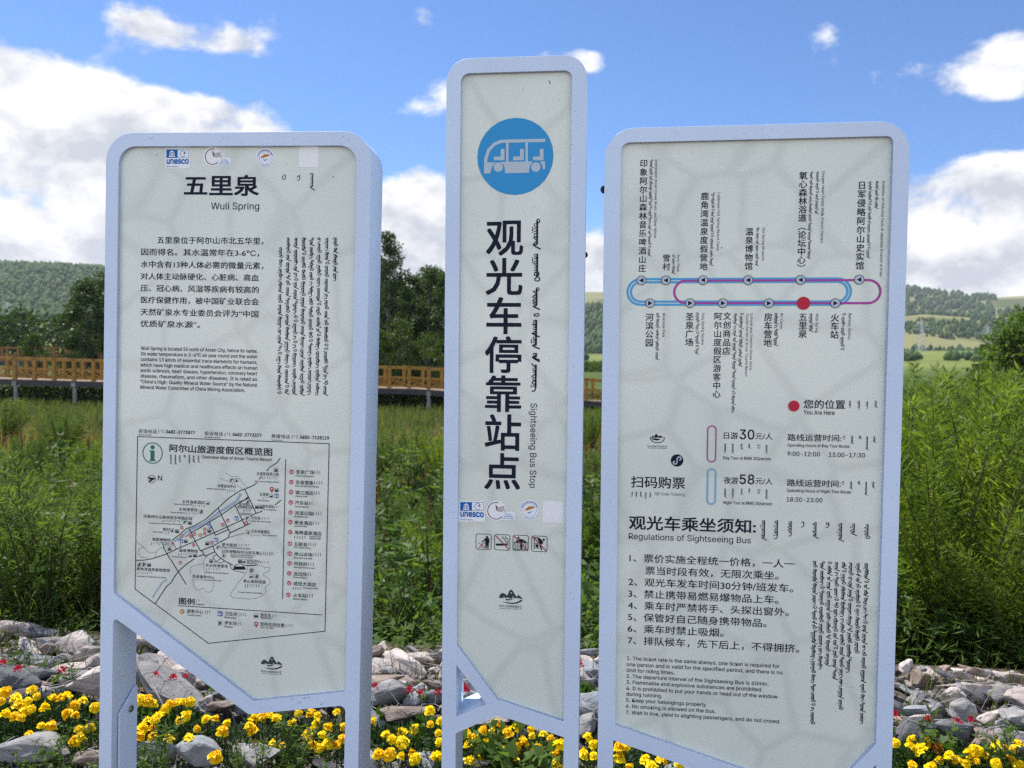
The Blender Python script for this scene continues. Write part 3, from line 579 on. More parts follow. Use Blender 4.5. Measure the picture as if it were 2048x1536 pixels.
for i, (Z, x, y) in enumerate(((A8, 1450, 55), (A8, 1325, 215), (A8, 1030, 410), (A8, 790, 565), (A8, 740, 905), (A8, 1122, 1030), (A8, 170, 1200), (A8, 1650, 880), (A8, 1748, 1030), (A8, 1512, 1130), (B1, 395, 1418), (B1, 497, 1418), (B1, 328, 340), (B1, 342, 600), (B1, 585, 125), (B1, 262, 1140), (B1, 328, 35), (A6, 1895, 1118), (A6, 1985, 1120), (A7, 858, 928), (A7, 768, 1410))):
    q.rrect(Z, x, y, 4.1, 4.1, .8, .45)
    if i % 5 == 0: q.line(Z, [(x - 26, y + 18), (x + 26, y + 18)], 1.4); q.line(Z, [(x - 24, y + 6), (x + 10, y + 6), (x + 24, y - 8)], 1.3)
    elif i % 5 == 1: q.line(Z, [(x - 22, y + 26), (x + 22, y + 20)], 1.0); q.line(Z, [(x - 12, y + 16), (x + 4, y - 4), (x + 18, y - 24)], 2.4); q.line(Z, [(x + 2, y - 2), (x + 22, y + 10)], 1.2)
    elif i % 5 == 2: q.shape(Z, [(x - 26, y + 24), (x - 28, y), (x - 8, y - 22), (x + 14, y - 20), (x + 26, y), (x + 4, y - 4), (x - 8, y + 10), (x - 10, y + 24)])
    elif i % 5 == 3: q.disc(Z, x, y - 18, .9); q.line(Z, [(x, y - 10), (x - 2, y + 8), (x - 14, y + 28)], 1.6); q.line(Z, [(x - 2, y + 6), (x + 12, y + 28)], 1.4); q.line(Z, [(x - 14, y + 2), (x, y - 6), (x + 14, y + 6)], 1.1)
    else: q.shape(Z, [(x - 28, y - 8), (x, y - 26), (x + 28, y - 8)]); q.line(Z, [(x - 20, y - 4), (x - 20, y + 22)], 1.3); q.line(Z, [(x + 20, y - 4), (x + 20, y + 22)], 1.3); q.line(Z, [(x - 28, y + 24), (x + 28, y + 24)], 1.5); q.disc(Z, x, y + 8, 1.1)
for Z, x, y in ((A8, 262, 1200), (B2, 1678, 898), (B1, 402, 1312)): q.rrect(Z, x, y, 4.4, 4.4, .8, .5); q.lat(Z, 'P', x - 20, y + 30, x + 22, y + 30, 58, .04)
q.build('map_symbols', INK, PL)
q = Ink(LB)
for Z, t, x0, y0, x1, y1 in ((A8, '太伟温泉酒店', 970, 62, 1390, 75), (A8, '太伟滑雪场', 910, 200, 1255, 214), (A8, '印象阿尔山森林音乐啤酒庄园', 258, 335, 1158, 372), (A8, '雪村', 610, 578, 745, 580), (A8, '地质博物馆', 415, 764, 755, 774), (A8, '温泉博物馆', 915, 968, 1265, 980), (A8, '鹿角湾温泉度假营地', 125, 1312, 745, 1338),
        (A8, '东太伟滑雪场', 1408, 1246, 1820, 1262), (A8, '圣泉康养中心', 1160, 1453, 1575, 1470), (B1, '蒙中医院', -150, 862, 135, 872), (B1, '日军侵略阿尔山史实展', -145, 985, 550, 1015), (B1, '论坛中心', 315, 1165, 585, 1174), (B3, '氧心森林浴道', 250, 140, 665, 160), (B1, '公安局', 395, 362, 560, 368), (B1, '火车转盘遗址', 398, 613, 740, 624),
        (B1, '房车营地', 620, 148, 815, 153), (B1, '热力MALL', 170, 110, 385, 116), (B1, '欢享美食公园', 140, 160, 420, 168), (A7, '五里泉湿地公园', 498, 1028, 905, 1042), (A7, '五里泉', 555, 1412, 720, 1418), (A6, '冰雪运动中心', 1630, 1255, 1975, 1268)): q.text(Z, t, x0, y0, x1, y1, 66, True, .004)
for Z, t, x0, y0, x1, y1 in ((A8, 'Taiwei Hot Spring Hotel', 820, 88, 1160, 100), (A8, 'Taiwei Ski Resort', 750, 240, 1035, 250), (A8, 'Impression Arxan Forest Music and Beer Manor', 360, 440, 985, 465), (A8, 'Snow Village', 425, 603, 615, 610), (A8, 'Geological', 570, 805, 740, 811), (A8, 'Museum', 605, 840, 740, 846), (A8, 'Hot Spring Museum', 780, 1065, 1065, 1078),
        (A8, 'Lujiaowan Hot Spring Resort Camp', 130, 1430, 665, 1452), (A8, 'Eastern Taiwei Ski Resort', 1410, 1360, 1840, 1376), (A8, 'Holy Spring Health Center', 1380, 1500, 1705, 1512), (B1, 'Mongolian & Chinese Medicine Hospital', -158, 892, 380, 918), (B1, 'Exhibition of Historical Facts of', 10, 1032, 460, 1048), (B1, 'Japanese Invasion of Arxan', 10, 1066, 415, 1080), (B1, 'Forum Center', 315, 1190, 525, 1198),
        (B3, 'Oxygen Heart Forest Walk', 160, 328, 600, 350), (B1, 'Public Security Bureau', 390, 402, 765, 418), (B1, 'Train Turntable Site', 590, 665, 875, 677), (B1, 'RV campground', 620, 188, 865, 196), (A7, 'Wuli Spring Wetland Park', 460, 1150, 912, 1170), (A7, 'Wuli Spring', 515, 1505, 720, 1513), (A6, 'Winter Sports Center', 1435, 1290, 1785, 1302)): q.lat(Z, t, x0, y0, x1, y1, 27)
for Z, xs, y, y1 in ((A8, (1180, 1215, 1260, 1300, 1340, 1385), 90, 135), (A8, (1065, 1110, 1160, 1205, 1250), 230, 275), (A8, (615, 655, 695, 735, 770, 810, 850, 890, 925, 965), 370, 420), (A8, (678, 722), 590, 650), (A8, (405, 450, 495, 540), 785, 840), (A8, (915, 962, 1010, 1050), 985, 1040), (A8, (140, 175, 212, 248, 285, 325, 365, 405), 1335, 1385), (A8, (1430, 1478, 1522, 1568, 1615, 1660), 1270, 1315),
        (A8, (1170, 1208, 1245, 1280, 1320, 1352), 1470, 1510), (B1, (175, 222, 265, 310, 352), 822, 865), (B1, (570, 600, 635, 668, 705, 740, 770, 800), 965, 1040), (B1, (610, 650, 685, 715), 1140, 1180), (B3, (290, 330, 375, 415, 455, 495, 540), 165, 240), (B1, (605, 645, 685, 725), 320, 375), (B1, (405, 450, 485, 520, 560), 640, 685), (B1, (838, 872, 905), 115, 155), (B1, (258, 285, 310, 335, 360, 385), 180, 225), (A7, (615, 655, 700, 745, 790, 845, 885), 1050, 1110), (A7, (618, 660, 705), 1435, 1475), (A6, (1815, 1860, 1905, 1950), 1290, 1350),
        (B2, (1250, 1290), 450, 510), (B2, (1410, 1450, 1490), 655, 740), (B3, (170, 208, 250, 290), 705, 780), (B3, (160, 200), 880, 950), (B3, (805, 855), 735, 795), (B3, (1050, 1090, 1130, 1170), 915, 975)): q.mrow(Z, xs, y, [y1 - ((i * 37) % 5) * 5 for i in range(len(xs))], 12, 31 + y)
q.dash(B1, [(190, 243), (415, 252)], 1.3, 1.5, .6); q.dash(B1, [(205, 268), (395, 277)], 1.3, 1.5, .6)
q.build('map_lettering', INK, PL)
q = Ink(LB); NUM = Ink(LB, .0013)
q2 = Ink(LB)
LST = [('01', A7, 1147, 965, '圣泉广场', 1228, 1003, 1562, 1015, 'Holy Spring Square', 1222, 1050, 1560), ('02', A7, 1142, 1155, '圣泉雪集', 1222, 1198, 1552, 1210, 'Holy Spring Snow Market', 1215, 1240, 1655), ('03', A7, 1137, 1343, '锦江酒店', 1218, 1388, 1550, 1400, 'Jinjiang Hotel', 1212, 1430, 1445), ('04', B1, 1132, 45, '汽车站', 1210, 88, 1462, 96, 'Coach Station', 1210, 135, 1475),
    ('05', B1, 1128, 232, '河滨公园', 1205, 278, 1540, 290, 'Riverside Park', 1200, 320, 1450), ('06', B1, 1125, 412, '寒舍酒店', 1200, 458, 1538, 470, 'Hanshe Hotel', 1198, 497, 1435), ('07', B1, 1122, 597, '海神温泉酒店', 1198, 643, 1705, 660, 'Haishen Hot', 1480, 692, 1690), ('08', B1, 1116, 812, '五脏泉', 1195, 858, 1440, 866, 'Five-Organ Spring', 1190, 897, 1500), ('09', B1, 1112, 997, '伴山冰场', 1195, 1043, 1530, 1056, 'Banshan Ice Rink', 1195, 1090, 1530),
    ('10', B1, 1108, 1180, '市政府', 1190, 1222, 1440, 1231, 'Municipal Government', 1190, 1266, 1582), ('11', B1, 1104, 1365, '派出所', 1182, 1410, 1435, 1420, 'Police Station', 1182, 1452, 1430), ('12', B3, 1102, 150, '成悦大酒店', 1178, 195, 1600, 216, 'Chengyue Hotel', 1352, 252, 1635), ('13', B3, 1087, 368, '火车站', 1178, 413, 1425, 424, 'Railway Station', 1175, 457, 1438)]
for i, (n, Z, x, y, t, x0, y0, x1, y1, e, ex0, ey, ex1) in enumerate(LST):
    q.disc(Z, x, y, 4.7); NUM.lat(Z, n, x - 27, y + 20, x + 27, y + 21, 40, .02); q2.text(Z, t, x0, y0, x1, y1, 80, True, .006); q2.lat(Z, e, ex0, ey, ex1, ey + (ex1 - ex0) * .035, 30)
    if n == '07': q2.lat(Z, 'Spring Hotel', 1480, 728, 1690, 735, 30)
    if n in ('07', '12'): q2.mrow(Z, [ex0 - 270 + 48 * k for k in range(5)] if n == '07' else (1185, 1230, 1270, 1315), y1 + 5, y1 + 60, 13, i)
    else: q2.mrow(Z, [x1 + 25 + 45 * k for k in range((3, 4, 3, 2, 4, 3, 0, 4, 4, 3, 2, 0, 3)[i])], y0 - 60, y0 + 5, 14, i)
for n, x, y in (('09', 965, 515), ('05', 972, 672), ('04', 1130, 682), ('03', 1203, 630), ('01', 1393, 625), ('02', 1393, 545), ('07', 1187, 835), ('06', 787, 818), ('08', 937, 1168), ('11', 1730, 462), ('10', 1822, 382), ('13', 1525, 797), ('12', 2165, 425)): q.disc(A8, x, y, 3.8); NUM.lat(A8, n, x - 21, y + 16, x + 21, y + 17, 32, .02)
for Z, x, y in ((A7, 780, 1280), (B3, 490, 905)): q.disc(Z, x, y, 4.3); q.shape(Z, [(x - 37, y + 14), (x, y + 72), (x + 37, y + 14)]); NUM.disc(Z, x, y, 1.7)
q.build('map_markers', RED, PL)
q2.text(B2, '图例', 915, 545, 1205, 556, 132, True, .012); q2.lat(B2, 'Legend', 1228, 555, 1378, 562, 34)
for Z, t, x0, y0, x1, y1, Z1 in ((B2, '游客中心', 1060, 708, 1360, 722, None), (B2, '卫生间', 1770, 752, 130, 762, B3), (B2, '停车场', 1760, 928, 1985, 936, None), (B3, '游览车', 565, 780, 768, 786, None), (B3, '您所在的位置', 562, 950, 1015, 972, None)): q2.text(Z, t, x0, y0, x1, y1, 78, True, .004, Z1)
for Z, t, x0, y0, x1, y1 in ((B2, 'Tourist Center', 1068, 757, 1330, 768), (B2, 'Restrooms', 1762, 802, 1975, 810), (B2, 'Parking', 1760, 972, 1910, 979), (B3, 'Sightseeing Bus', 568, 808, 785, 818), (B3, 'You Are Here', 560, 988, 815, 998)): q2.lat(Z, t, x0, y0, x1, y1, 32)
q2.build('map_list_lettering', INK, PL)
q = Ink(LB)
for Z, x, y, k in ((A8, 950, 765, 4.4), (A8, 1475, 490, 4.4), (A8, 1605, 740, 4.4), (A8, 1980, 340, 4.4), (A7, 865, 1412, 4.4), (B2, 1680, 722, 5.2)):
    q.rrect(Z, x, y, k, k, .8)
    for s in (-1, 1): NUM.disc(Z, x + s * 18, y - 24, .75); NUM.shape(Z, [(x + s * 18 - 11, y - 12), (x + s * 18 - (7 if s > 0 else 13), y + 12), (x + s * 18 - 6, y + 30), (x + s * 18 + 6, y + 30), (x + s * 18 + (7 if s > 0 else 13), y + 12), (x + s * 18 + 11, y - 12)])
q.build('toilet_symbols', SIGNBLUE, PL)
q = Ink(LB)
for Z, x, y, r in ((A8, 1310, 655, 4.3), (B2, 972, 680, 5.2)): q.disc(Z, x, y, r); NUM.lat(Z, 'i', x - 7, y + 24, x + 7, y + 24, 42, .03)
q.build('tourist_centre_symbols', OCHRE, PL); NUM.build('map_numerals', STICKER, PL)
def mountain_logo(B, Z, x, y, k, parent):
    """brush-drawn hills over a boat-shaped stroke, with its line of lettering"""
    q = Ink(B); S = lambda pts: q.shape(Z, [(x + a * k, y + b_ * k) for a, b_ in pts])
    S([(-205, 15), (-185, -35), (-150, -65), (-120, -62), (-95, -45), (-65, -20), (-50, -45), (-30, -95), (0, -125), (25, -110), (60, -50), (90, -10), (105, 20), (60, 18), (0, 28), (-60, 12), (-120, 22)])
    S([(112, -25), (125, -40), (130, -28), (165, -5), (200, 38), (160, 30), (125, 22), (100, 25)]); S([(-90, 30), (-40, 38), (10, 34), (40, 40), (-10, 50), (-60, 62), (-80, 50)])
    S([(-150, 80), (-60, 92), (40, 98), (120, 80), (160, 52), (200, 48), (170, 85), (100, 112), (20, 120), (-60, 108)])
    q.text(Z, '阿尔山旅游度假区', x - 195 * k, y + 175 * k, x + 150 * k, y + 185 * k, 44 * k); q.line(Z, [(x + 170 * k, y + 140 * k), (x + 165 * k, y + 215 * k)], .9); q.lat(Z, 'ARXAN TOURIST RESORT', x - 185 * k, y + 203 * k, x + 140 * k, y + 213 * k, 14 * k)
    q.build('logo', LOGO, parent); w = Ink(B, .0013)
    for a, b_ in ((5, -70), (35, 5), (-115, 8), (-15, 58)): w.disc(Z, x + a * k, y + b_ * k, 13 * k / Z.s)
    w.build('logo_blossoms', PALE, parent)
mountain_logo(LB, B4, 685, 430, 1.0, PL)
specks(LB, PL, [(666, 352, 3)], 3, 46, (245, 310, 690, 1170))

# ------------------------------------------------------------------ print on the bus stop sign
q = Ink(MBd); c0 = B6(965, 1365)
q.disc(B6, 963, 1363, 77); q.build('bus_roundel', BLUE, PM)
q = Ink(MBd, .0013); BZ = Zm(880, 100, 6.4)
c = MBd.loc(1030.5, 313)
q.line(BZ, [(585, 1560), (585, 1400), (625, 1280), (700, 1205), (780, 1172), (850, 1168), (1348, 1158)], 6.5)
for x in (862, 1110): q.line(BZ, [(x, 1180), (x, 1440)], 5)
for x0 in (690, 938, 1190): q.line(BZ, [(x0 + 112, 1268), (x0 + 112, 1392)], 7.5); q.line(BZ, [(x0, 1390), (x0 + 136, 1388)], 7.5)
q.shape(BZ, [(565, 1440), (565, 1545), (655, 1545), (668, 1490), (700, 1452), (720, 1440)])
q.shape(BZ, [(775, 1440), (815, 1470), (832, 1530), (832, 1580), (1140, 1572), (1142, 1530), (1155, 1480), (1185, 1440), (1185, 1428), (775, 1434)]); q.shape(BZ, [(1275, 1430), (1310, 1475), (1318, 1530), (1345, 1528), (1345, 1426)])
q.shape(BZ, [(565, 1545), (565, 1582), (640, 1582), (655, 1545)])
for x in (747, 1227): q.disc(BZ, x, 1500, 9.5)
q.build('bus_symbol', PALE, PM)
q = Ink(MBd)
q.column(P0, '观光车停靠站点', 1008.4, 438, 1005.6, 977.5, 72.5, .013)
q.down(B8, 'Sightseeing Bus Stop', 622, 545, 612, 1412, 66)
q.build('heading_lettering', INK, PM)
q = Ink(MBd)
for w, x0, y0, x1, y1, Z in (('Ooddocrn', 690, 92, 690, 400, B7), ('oddcttbu', 690, 448, 688, 742, B7), ('Ocrtkcn', 683, 795, 680, 1018, B7), ('u', 680, 1060, 680, 1098, B7), ('tocttrnoddtn', 679, 1125, 677, 1420, B7), ('on', 677, 1468, 675, 1536, B7)): q.mcol(Z, x0, y0, x1, y1, 44, 3, [w])
q.mcol(B8, 678, 30, 674, 118, 44, 3, ['on']); q.mcol(B8, 675, 148, 672, 428, 44, 3, ['lotrokdg'])
q.build('vertical_script_lettering', INK, PM)
q = Ink(MBd); qr_ = Ink(MBd, .0013)
IC = [(516, 610), (735, 618), (953, 625), (1174, 635)]
for x, y in IC: q.rrect(C1, x, y, 15.8, 15.8, 4, 1.1)
x, y = IC[0]; q.disc(C1, x + 40, y - 55, 2.3); q.shape(C1, [(x + 18, y - 42), (x + 20, y + 80), (x + 34, y + 80), (x + 40, y + 25), (x + 46, y + 80), (x + 58, y + 80), (x + 64, y - 42)]); q.line(C1, [(x + 22, y - 38), (x + 5, y - 10), (x - 20, y - 5)], 2.2); q.line(C1, [(x + 60, y - 36), (x + 62, y + 15)], 2.0)
for a, b_ in ((-22, 8), (-18, 22), (-30, 70), (-12, 72)): q.disc(C1, x + a, y + b_, .6)
qr_.line(C1, [(x - 58, y + 12), (x + 12, y + 75)], 1.3); qr_.line(C1, [(x + 10, y + 10), (x - 60, y + 75)], 1.3)
x, y = IC[1]; q.shape(C1, [(x - 75, y + 14), (x - 75, y + 38), (x + 45, y + 38), (x + 45, y + 14)])
for d in (50, 60, 70): q.line(C1, [(x + d, y + 10), (x + d, y + 38)], 1.0)
q.line(C1, [(x + 10, y - 75), (x + 5, y - 50), (x + 35, y - 38), (x + 35, y - 15), (x + 55, y - 5), (x + 58, y + 8)], 1.2); q.line(C1, [(x + 45, y - 78), (x + 40, y - 55), (x + 70, y - 40), (x + 68, y + 5)], 1.2)
x, y = IC[2]; q.disc(C1, x - 25, y - 62, 2.2); q.shape(C1, [(x - 60, y - 18), (x - 25, y - 45), (x + 15, y - 48), (x + 70, y - 15), (x + 60, y - 5), (x + 10, y - 18), (x - 20, y - 15), (x - 50, y - 8)]); q.line(C1, [(x - 82, y - 8), (x + 82, y - 4)], 1.2); q.line(C1, [(x - 82, y + 74), (x + 82, y + 78)], 1.2)
for k in range(9): q.line(C1, [(x - 76 + k * 19, y - 6), (x - 76 + k * 19, y + 75)], .9)
q.shape(C1, [(x - 8, y - 18), (x - 4, y + 74), (x + 14, y + 74), (x + 18, y - 18)])
x, y = IC[3]; q.disc(C1, x + 52, y - 48, 2.3); q.shape(C1, [(x - 15, y - 75), (x - 22, y - 60), (x - 5, y - 15), (x + 25, y + 12), (x + 48, y - 20), (x + 20, y - 55)]); q.line(C1, [(x - 62, y - 85), (x - 62, y + 65)], 1.2); q.line(C1, [(x - 15, y + 0), (x - 15, y + 65)], 1.2); q.line(C1, [(x - 62, y - 70), (x - 15, y - 70)], 2.2)
for d in (-5, 22, 48): q.line(C1, [(x - 62, y + d), (x - 15, y + d)], 1.0)
q.shape(C1, [(x - 45, y + 5), (x - 40, y + 40), (x - 20, y + 40), (x - 15, y + 5)]); q.line(C1, [(x + 5, y + 10), (x + 28, y + 72)], 2.8)
for x, y in IC[1:]: qr_.line(C1, [(x - 78, y - 82), (x + 82, y + 84)], 1.9)
q.build('warning_symbols', INK, PM); qr_.build('warning_bars', PINK, PM)
mountain_logo(MBd, C1, 838, 1262, .70, PM)
specks(MBd, PM, [(1098, 161, 7)], 5, 34, (926, 165, 1135, 1380))

# ------------------------------------------------------------------ print on the route sign
q = Ink(RB, sep=('stop_name_lettering', INK, PR))
q.column(C4, '印象阿尔山森林音乐啤酒山庄', 287, 113, 256, 1440, 86, .008); q.column(C4, '雪村', 551, 1233, 545, 1420, 84, .008); q.column(C4, '鹿角湾温泉度假营地', 1005, 500, 985, 1420, 86, .008)
q.column(C5, '温泉博物馆', 357, 755, 343, 1262, 88, .008); q.column(C5, '氧心森林浴道︵论坛中心︶', 1006, 80, 975, 1290, 90, .008); q.column(C5, '日军侵略阿尔山史实馆', 1713, 195, 1680, 1258, 90, .008)
q.column(C6, '河滨公园', 315, 512, 308, 862, 80, .008); q.column(C6, '圣泉广场', 739, 505, 733, 858, 80, .008); q.column(C6, '阿尔山度假区游客中心', 1039, 503, 1021, 1406, 78, .008); q.column(C6, '文创商品店', 1136, 500, 1126, 950, 78, .008)
q.column(C7, '房车营地', 223, 460, 218, 784, 74, .008); q.column(C7, '五里泉', 557, 460, 552, 698, 74, .008); q.column(C7, '火车站', 864, 466, 858, 706, 74, .008)
q.text(C7, '您的位置', 562, 1377, 960, 1381, 82, True, .008); q.lat(C7, 'You Are Here', 562, 1434, 860, 1439, 40)
q.build('stop_name_lettering', INK, PR)
q = Ink(RB, sep=('stop_name_lettering', INK, PR))
for Z, t, xa, ya, xb, yb, cp in ((C4, 'Impression Arxan Forest Music and Beer Manor', 416, 112, 402, 1045, 28), (C4, 'Snow Village', 680, 1235, 673, 1440, 26), (C4, 'Lujiaowan Hot Spring Resort Camp', 1157, 502, 1142, 1192, 28), (C5, 'Hot Spring Museum', 513, 755, 503, 1150, 28), (C5, 'Oxygen Heart Forest Walk (Forum Center)', 1234, 75, 1208, 940, 30), (C5, 'Exhibition of Historical Facts of Japanese Invasion of Arxan', 1955, 195, 1922, 1350, 30),
        (C6, 'Riverside Park', 456, 512, 447, 765, 25), (C6, 'Holy Spring Square', 870, 508, 862, 845, 25), (C6, 'Cultural and Creative Goods Store', 1385, 508, 1370, 1112, 24), (C6, 'Tourist Center of Arxan Tourist Resort', 1340, 512, 1322, 1182, 24), (C7, 'RV Camp', 341, 465, 336, 612, 24), (C7, 'Wuli Spring', 682, 465, 673, 650, 24), (C7, 'Railway Station', 996, 465, 988, 715, 24)): q.down(Z, t, xa, ya, xb, yb, cp)
q.build('stop_name_lettering', INK, PR)
q = Ink(RB, sep=('vertical_script_lettering', INKG, PR))
for i, (Z, xa, ya, xb, yb, Z1) in enumerate(((C4, 375, 115, 348, 1255, None), (C4, 640, 1235, 636, 1465, None), (C4, 1105, 505, 1080, 1365, None), (C5, 460, 755, 446, 1215, None), (C5, 1105, 80, 1075, 1130, None), (C5, 1182, 80, 1165, 590, None), (C5, 1815, 195, 1788, 1120, None), (C5, 1895, 195, 1886, 525, None), (C6, 405, 510, 395, 1005, None), (C6, 828, 505, 816, 945, None),
        (C6, 1226, 515, 1450, 225, C8), (C6, 1290, 510, 1275, 1075, None), (C7, 305, 462, 298, 775, None), (C7, 640, 465, 634, 640, None), (C7, 950, 465, 934, 820, None))): q.mcol(Z, xa, ya, xb, yb, 25, 70 + i, None, Z1)
q.build('vertical_script_lettering', INKG, PR)
def stadium(q, xl, xr, yt, yb, w):
    a = RB.loc(xl, (yt + yb) / 2); b_ = RB.loc(xr, (yt + yb) / 2); m = (xl + xr) / 2; T = RB.loc(m, yt)[1]; Bm = RB.loc(m, yb)[1]; r = (T - Bm) / 2; cy = (T + Bm) / 2
    q.stroke(arc(b_[0] - r, cy, r, -math.pi / 2, math.pi / 2, 16) + arc(a[0] + r, cy, r, math.pi / 2, math.pi * 1.5, 16), RB.px(w), True)
q = Ink(RB, .0009); stadium(q, 1255, 1701.5, 557.6, 609.4, 4.2); stadium(q, 1261.8, 1694.8, 563.9, 603.1, 4.2); q.build('route_line', LINEBLUE, PR)
q = Ink(RB, .0013); stadium(q, 1348.5, 1760.5, 560.8, 606.2, 4.2); q.build('route_line', MAGENTA, PR)
st = [(C6, 227, 163, 1), (C6, 486, 162, 1), (C6, 879, 160, 1), (C6, 1357, 160, 1), (C7, 533, 143, 1), (C7, 1095, 141, 1), (C6, 318, 404, -1), (C6, 742, 404, -1), (C6, 1089, 404, -1), (C7, 228, 367, -1), (C7, 866, 367, -1)]
for Z, x, y, s in st:
    q = Ink(RB, .0017); q2 = Ink(RB, .0021); q.disc(Z, x, y, 8.8); q2.ring(Z, x, y, 8.8, 1.0); k = Z.s; q2.shape(Z, [(x - 4.8 * k * s, y), (x + 4.0 * k * s, y + 4.7 * k), (x + 4.0 * k * s, y - 4.7 * k)] if s > 0 else [(x + 4.8 * k, y), (x - 4.0 * k, y - 4.7 * k), (x - 4.0 * k, y + 4.7 * k)])
    q2.build('stop_arrow', INK, q.build('stop_marker', PALE, SR))

for x, y, r in ((560, 367, 12.6), (468, 1353, 10.6)): q = Ink(RB, .0017); q.disc(C7, x, y, r); q.build('position_dot', RED, PR)
# ticket block (the scan code itself is left out, its emblem and badge stay)
q = Ink(RB); x, y, k = 478, 552, 1.0
c = RB.loc(*C8(x, y)); q.stroke(arc(c[0], c[1], RB.px(13.6), R_(165), R_(375), 18, RB.px(9.0)), RB.px(1.4))
q.shape(C8, [(x - 80, y - 5), (x - 60, y - 35), (x - 45, y - 15), (x - 30, y - 40), (x - 10, y - 58), (x + 8, y - 25), (x + 8, y - 8)]); q.shape(C8, [(x + 12, y - 8), (x + 12, y - 28), (x + 45, y - 32), (x + 60, y - 20), (x + 75, y - 5)]); q.shape(C8, [(x - 85, y + 5), (x - 20, y + 2), (x + 40, y + 10), (x + 10, y + 30), (x - 50, y + 22)])
q.text(C8, '阿尔山文旅投资开发有限公司', 350, 668, 602, 668, 22); q.line(C8, [(355, 678), (600, 682)], .7)
q.text(C8, '扫码购票', 140, 1185, 830, 1198, 148, True, .008); q.mrow(C8, (160, 215, 272, 335, 392), (1235, 1235, 1238, 1240, 1245), (1300, 1310, 1305, 1335, 1310), 17, 41)
q.disc(C8, 730, 837, 12.2); q.build('ticket_lettering', INK, PR)
w = Ink(RB, .0013); w.line(C8, [(700, 845), (680, 862), (690, 882), (715, 882), (728, 865), (732, 812), (745, 795), (770, 793), (782, 810), (772, 828), (758, 834)], 2.4); w.build('badge_mark', PALE, PR)
q = Ink(RB); q.lat(C8, 'QR Code Ticketing', 443, 1280, 832, 1292, 38); q.build('ticket_lettering', PALEG, PR)
def capsule(q, x0, y0, x1, y1, w): q.rrect(C8, (x0 + x1) / 2, (y0 + y1) / 2, (x1 - x0) / 2 / 6.4, (y1 - y0) / 2 / 6.4, (x1 - x0) / 2 / 6.4 - .01, w)
q = Ink(RB); capsule(q, 1121, 397, 1224, 853, 2.4); q.build('day_route_symbol', MAGENTA, PR)
q = Ink(RB); capsule(q, 1113, 940, 1226, 1404, 1.1); capsule(q, 1127, 954, 1212, 1390, 1.1); q.build('night_route_symbol', LINEBLUE, PR)
q = Ink(RB, sep=('fare_lettering', INK, PR))
for y, a, n, e, xe, seed in ((560, '日游', '30', 'Day Tour at RMB 30/person', 1928, 51), (1134, '夜游', '58', 'Night Tour at RMB 58/person', 1945, 52)):
    q.text(C8, a, 1328, y, 1510, y + 4, 86, True, .004); q.lat(C8, n, 1530, y + 4, 1718, y + 6, 120, .01); q.text(C8, '元/人', 1732, y + 8, 1952, y + 12, 84, True, .002); q.lat(C8, e, 1322, y + 262, xe, y + 275, 38)
    q.mrow(C8, (1352, 1450, 1562, 1660, 1882), (y + 62, y + 60, y + 62, y + 62, y + 75), (y + 178, y + 188, y + 140, y + 122, y + 195), 19, seed); q.down(C8, n, 1760, y + 70, 1758, y + 125, 34)
for y, e, xe, hrs in ((588, 'Operating Hours of Day Tour Route:', 1022, ()), (1170, 'Operating Hours of Night Tour Route:', 1040, ())):
    q.text(D1, '路线运营时间:', 218 + (588 - y) * .012 + 4, y - 2, 912 + (588 - y) * .015, y + 10, 88, True, .006); q.lat(D1, e, 222 + (588 - y) * .013, y + 68, xe, y + 90, 36); q.mrow(D1, [v + (588 - y) * .022 for v in (955, 1058, 1158, 1250, 1342)], [y - 68, y - 66, y - 66, y - 58, y - 62], [y - 18, y + 36, y - 25, y + 114, y + 20], 21, 60)
q.lat(D1, '9:00-12:00', 222, 776, 637, 786, 54); q.lat(D1, '13:00-17:30', 752, 790, 1215, 800, 54); q.lat(D1, '18:30-23:00', 212, 1362, 670, 1374, 54)
q.mrow(D1, (1030, 1145, 1250, 1360), (72, 72, 80, 72), (160, 185, 172, 162), 22, 61)
q.build('fare_lettering', INK, PR)
q = Ink(RB, sep=('heading_lettering', INK, PR))
q.text(D2, '观光车乘坐须知:', 143, 248, 1440, 290, 142, True, .014); q.lat(D2, 'Regulations of Sightseeing Bus', 140, 348, 1390, 392, 62)
q.build('heading_lettering', INK, PR)
q = Ink(RB, sep=('regulation_lettering', INK, PR))
for t, x0, y0, x1, y1 in (('1、票价实施全程统一价格，一人一', 148, 586, 472, 612), ('票当时段有效，无限次乘坐。', 310, 710, 302, 740), ('2、观光车发车时间30分钟/班发车。', 138, 830, 455, 868), ('3、禁止携带易燃易爆物品上车。', 135, 952, 300, 988), ('4、乘车时严禁将手、头探出窗外。', 133, 1072, 410, 1118),
        ('5、保管好自己随身携带物品。', 132, 1192, 175, 1234), ('7、排队候车，先下后上，不得拥挤。', 130, 1430, 520, 1505)): q.text(D2, t, x0, y0, x1, y1, 86, True, .004, D3)
q.text(D2, '6、乘车时禁止吸烟。', 130, 1310, 1110, 1342, 86, True, .004)
q.build('regulation_lettering', INK, PR)
q = Ink(RB, sep=('regulation_lettering', INK, PR))
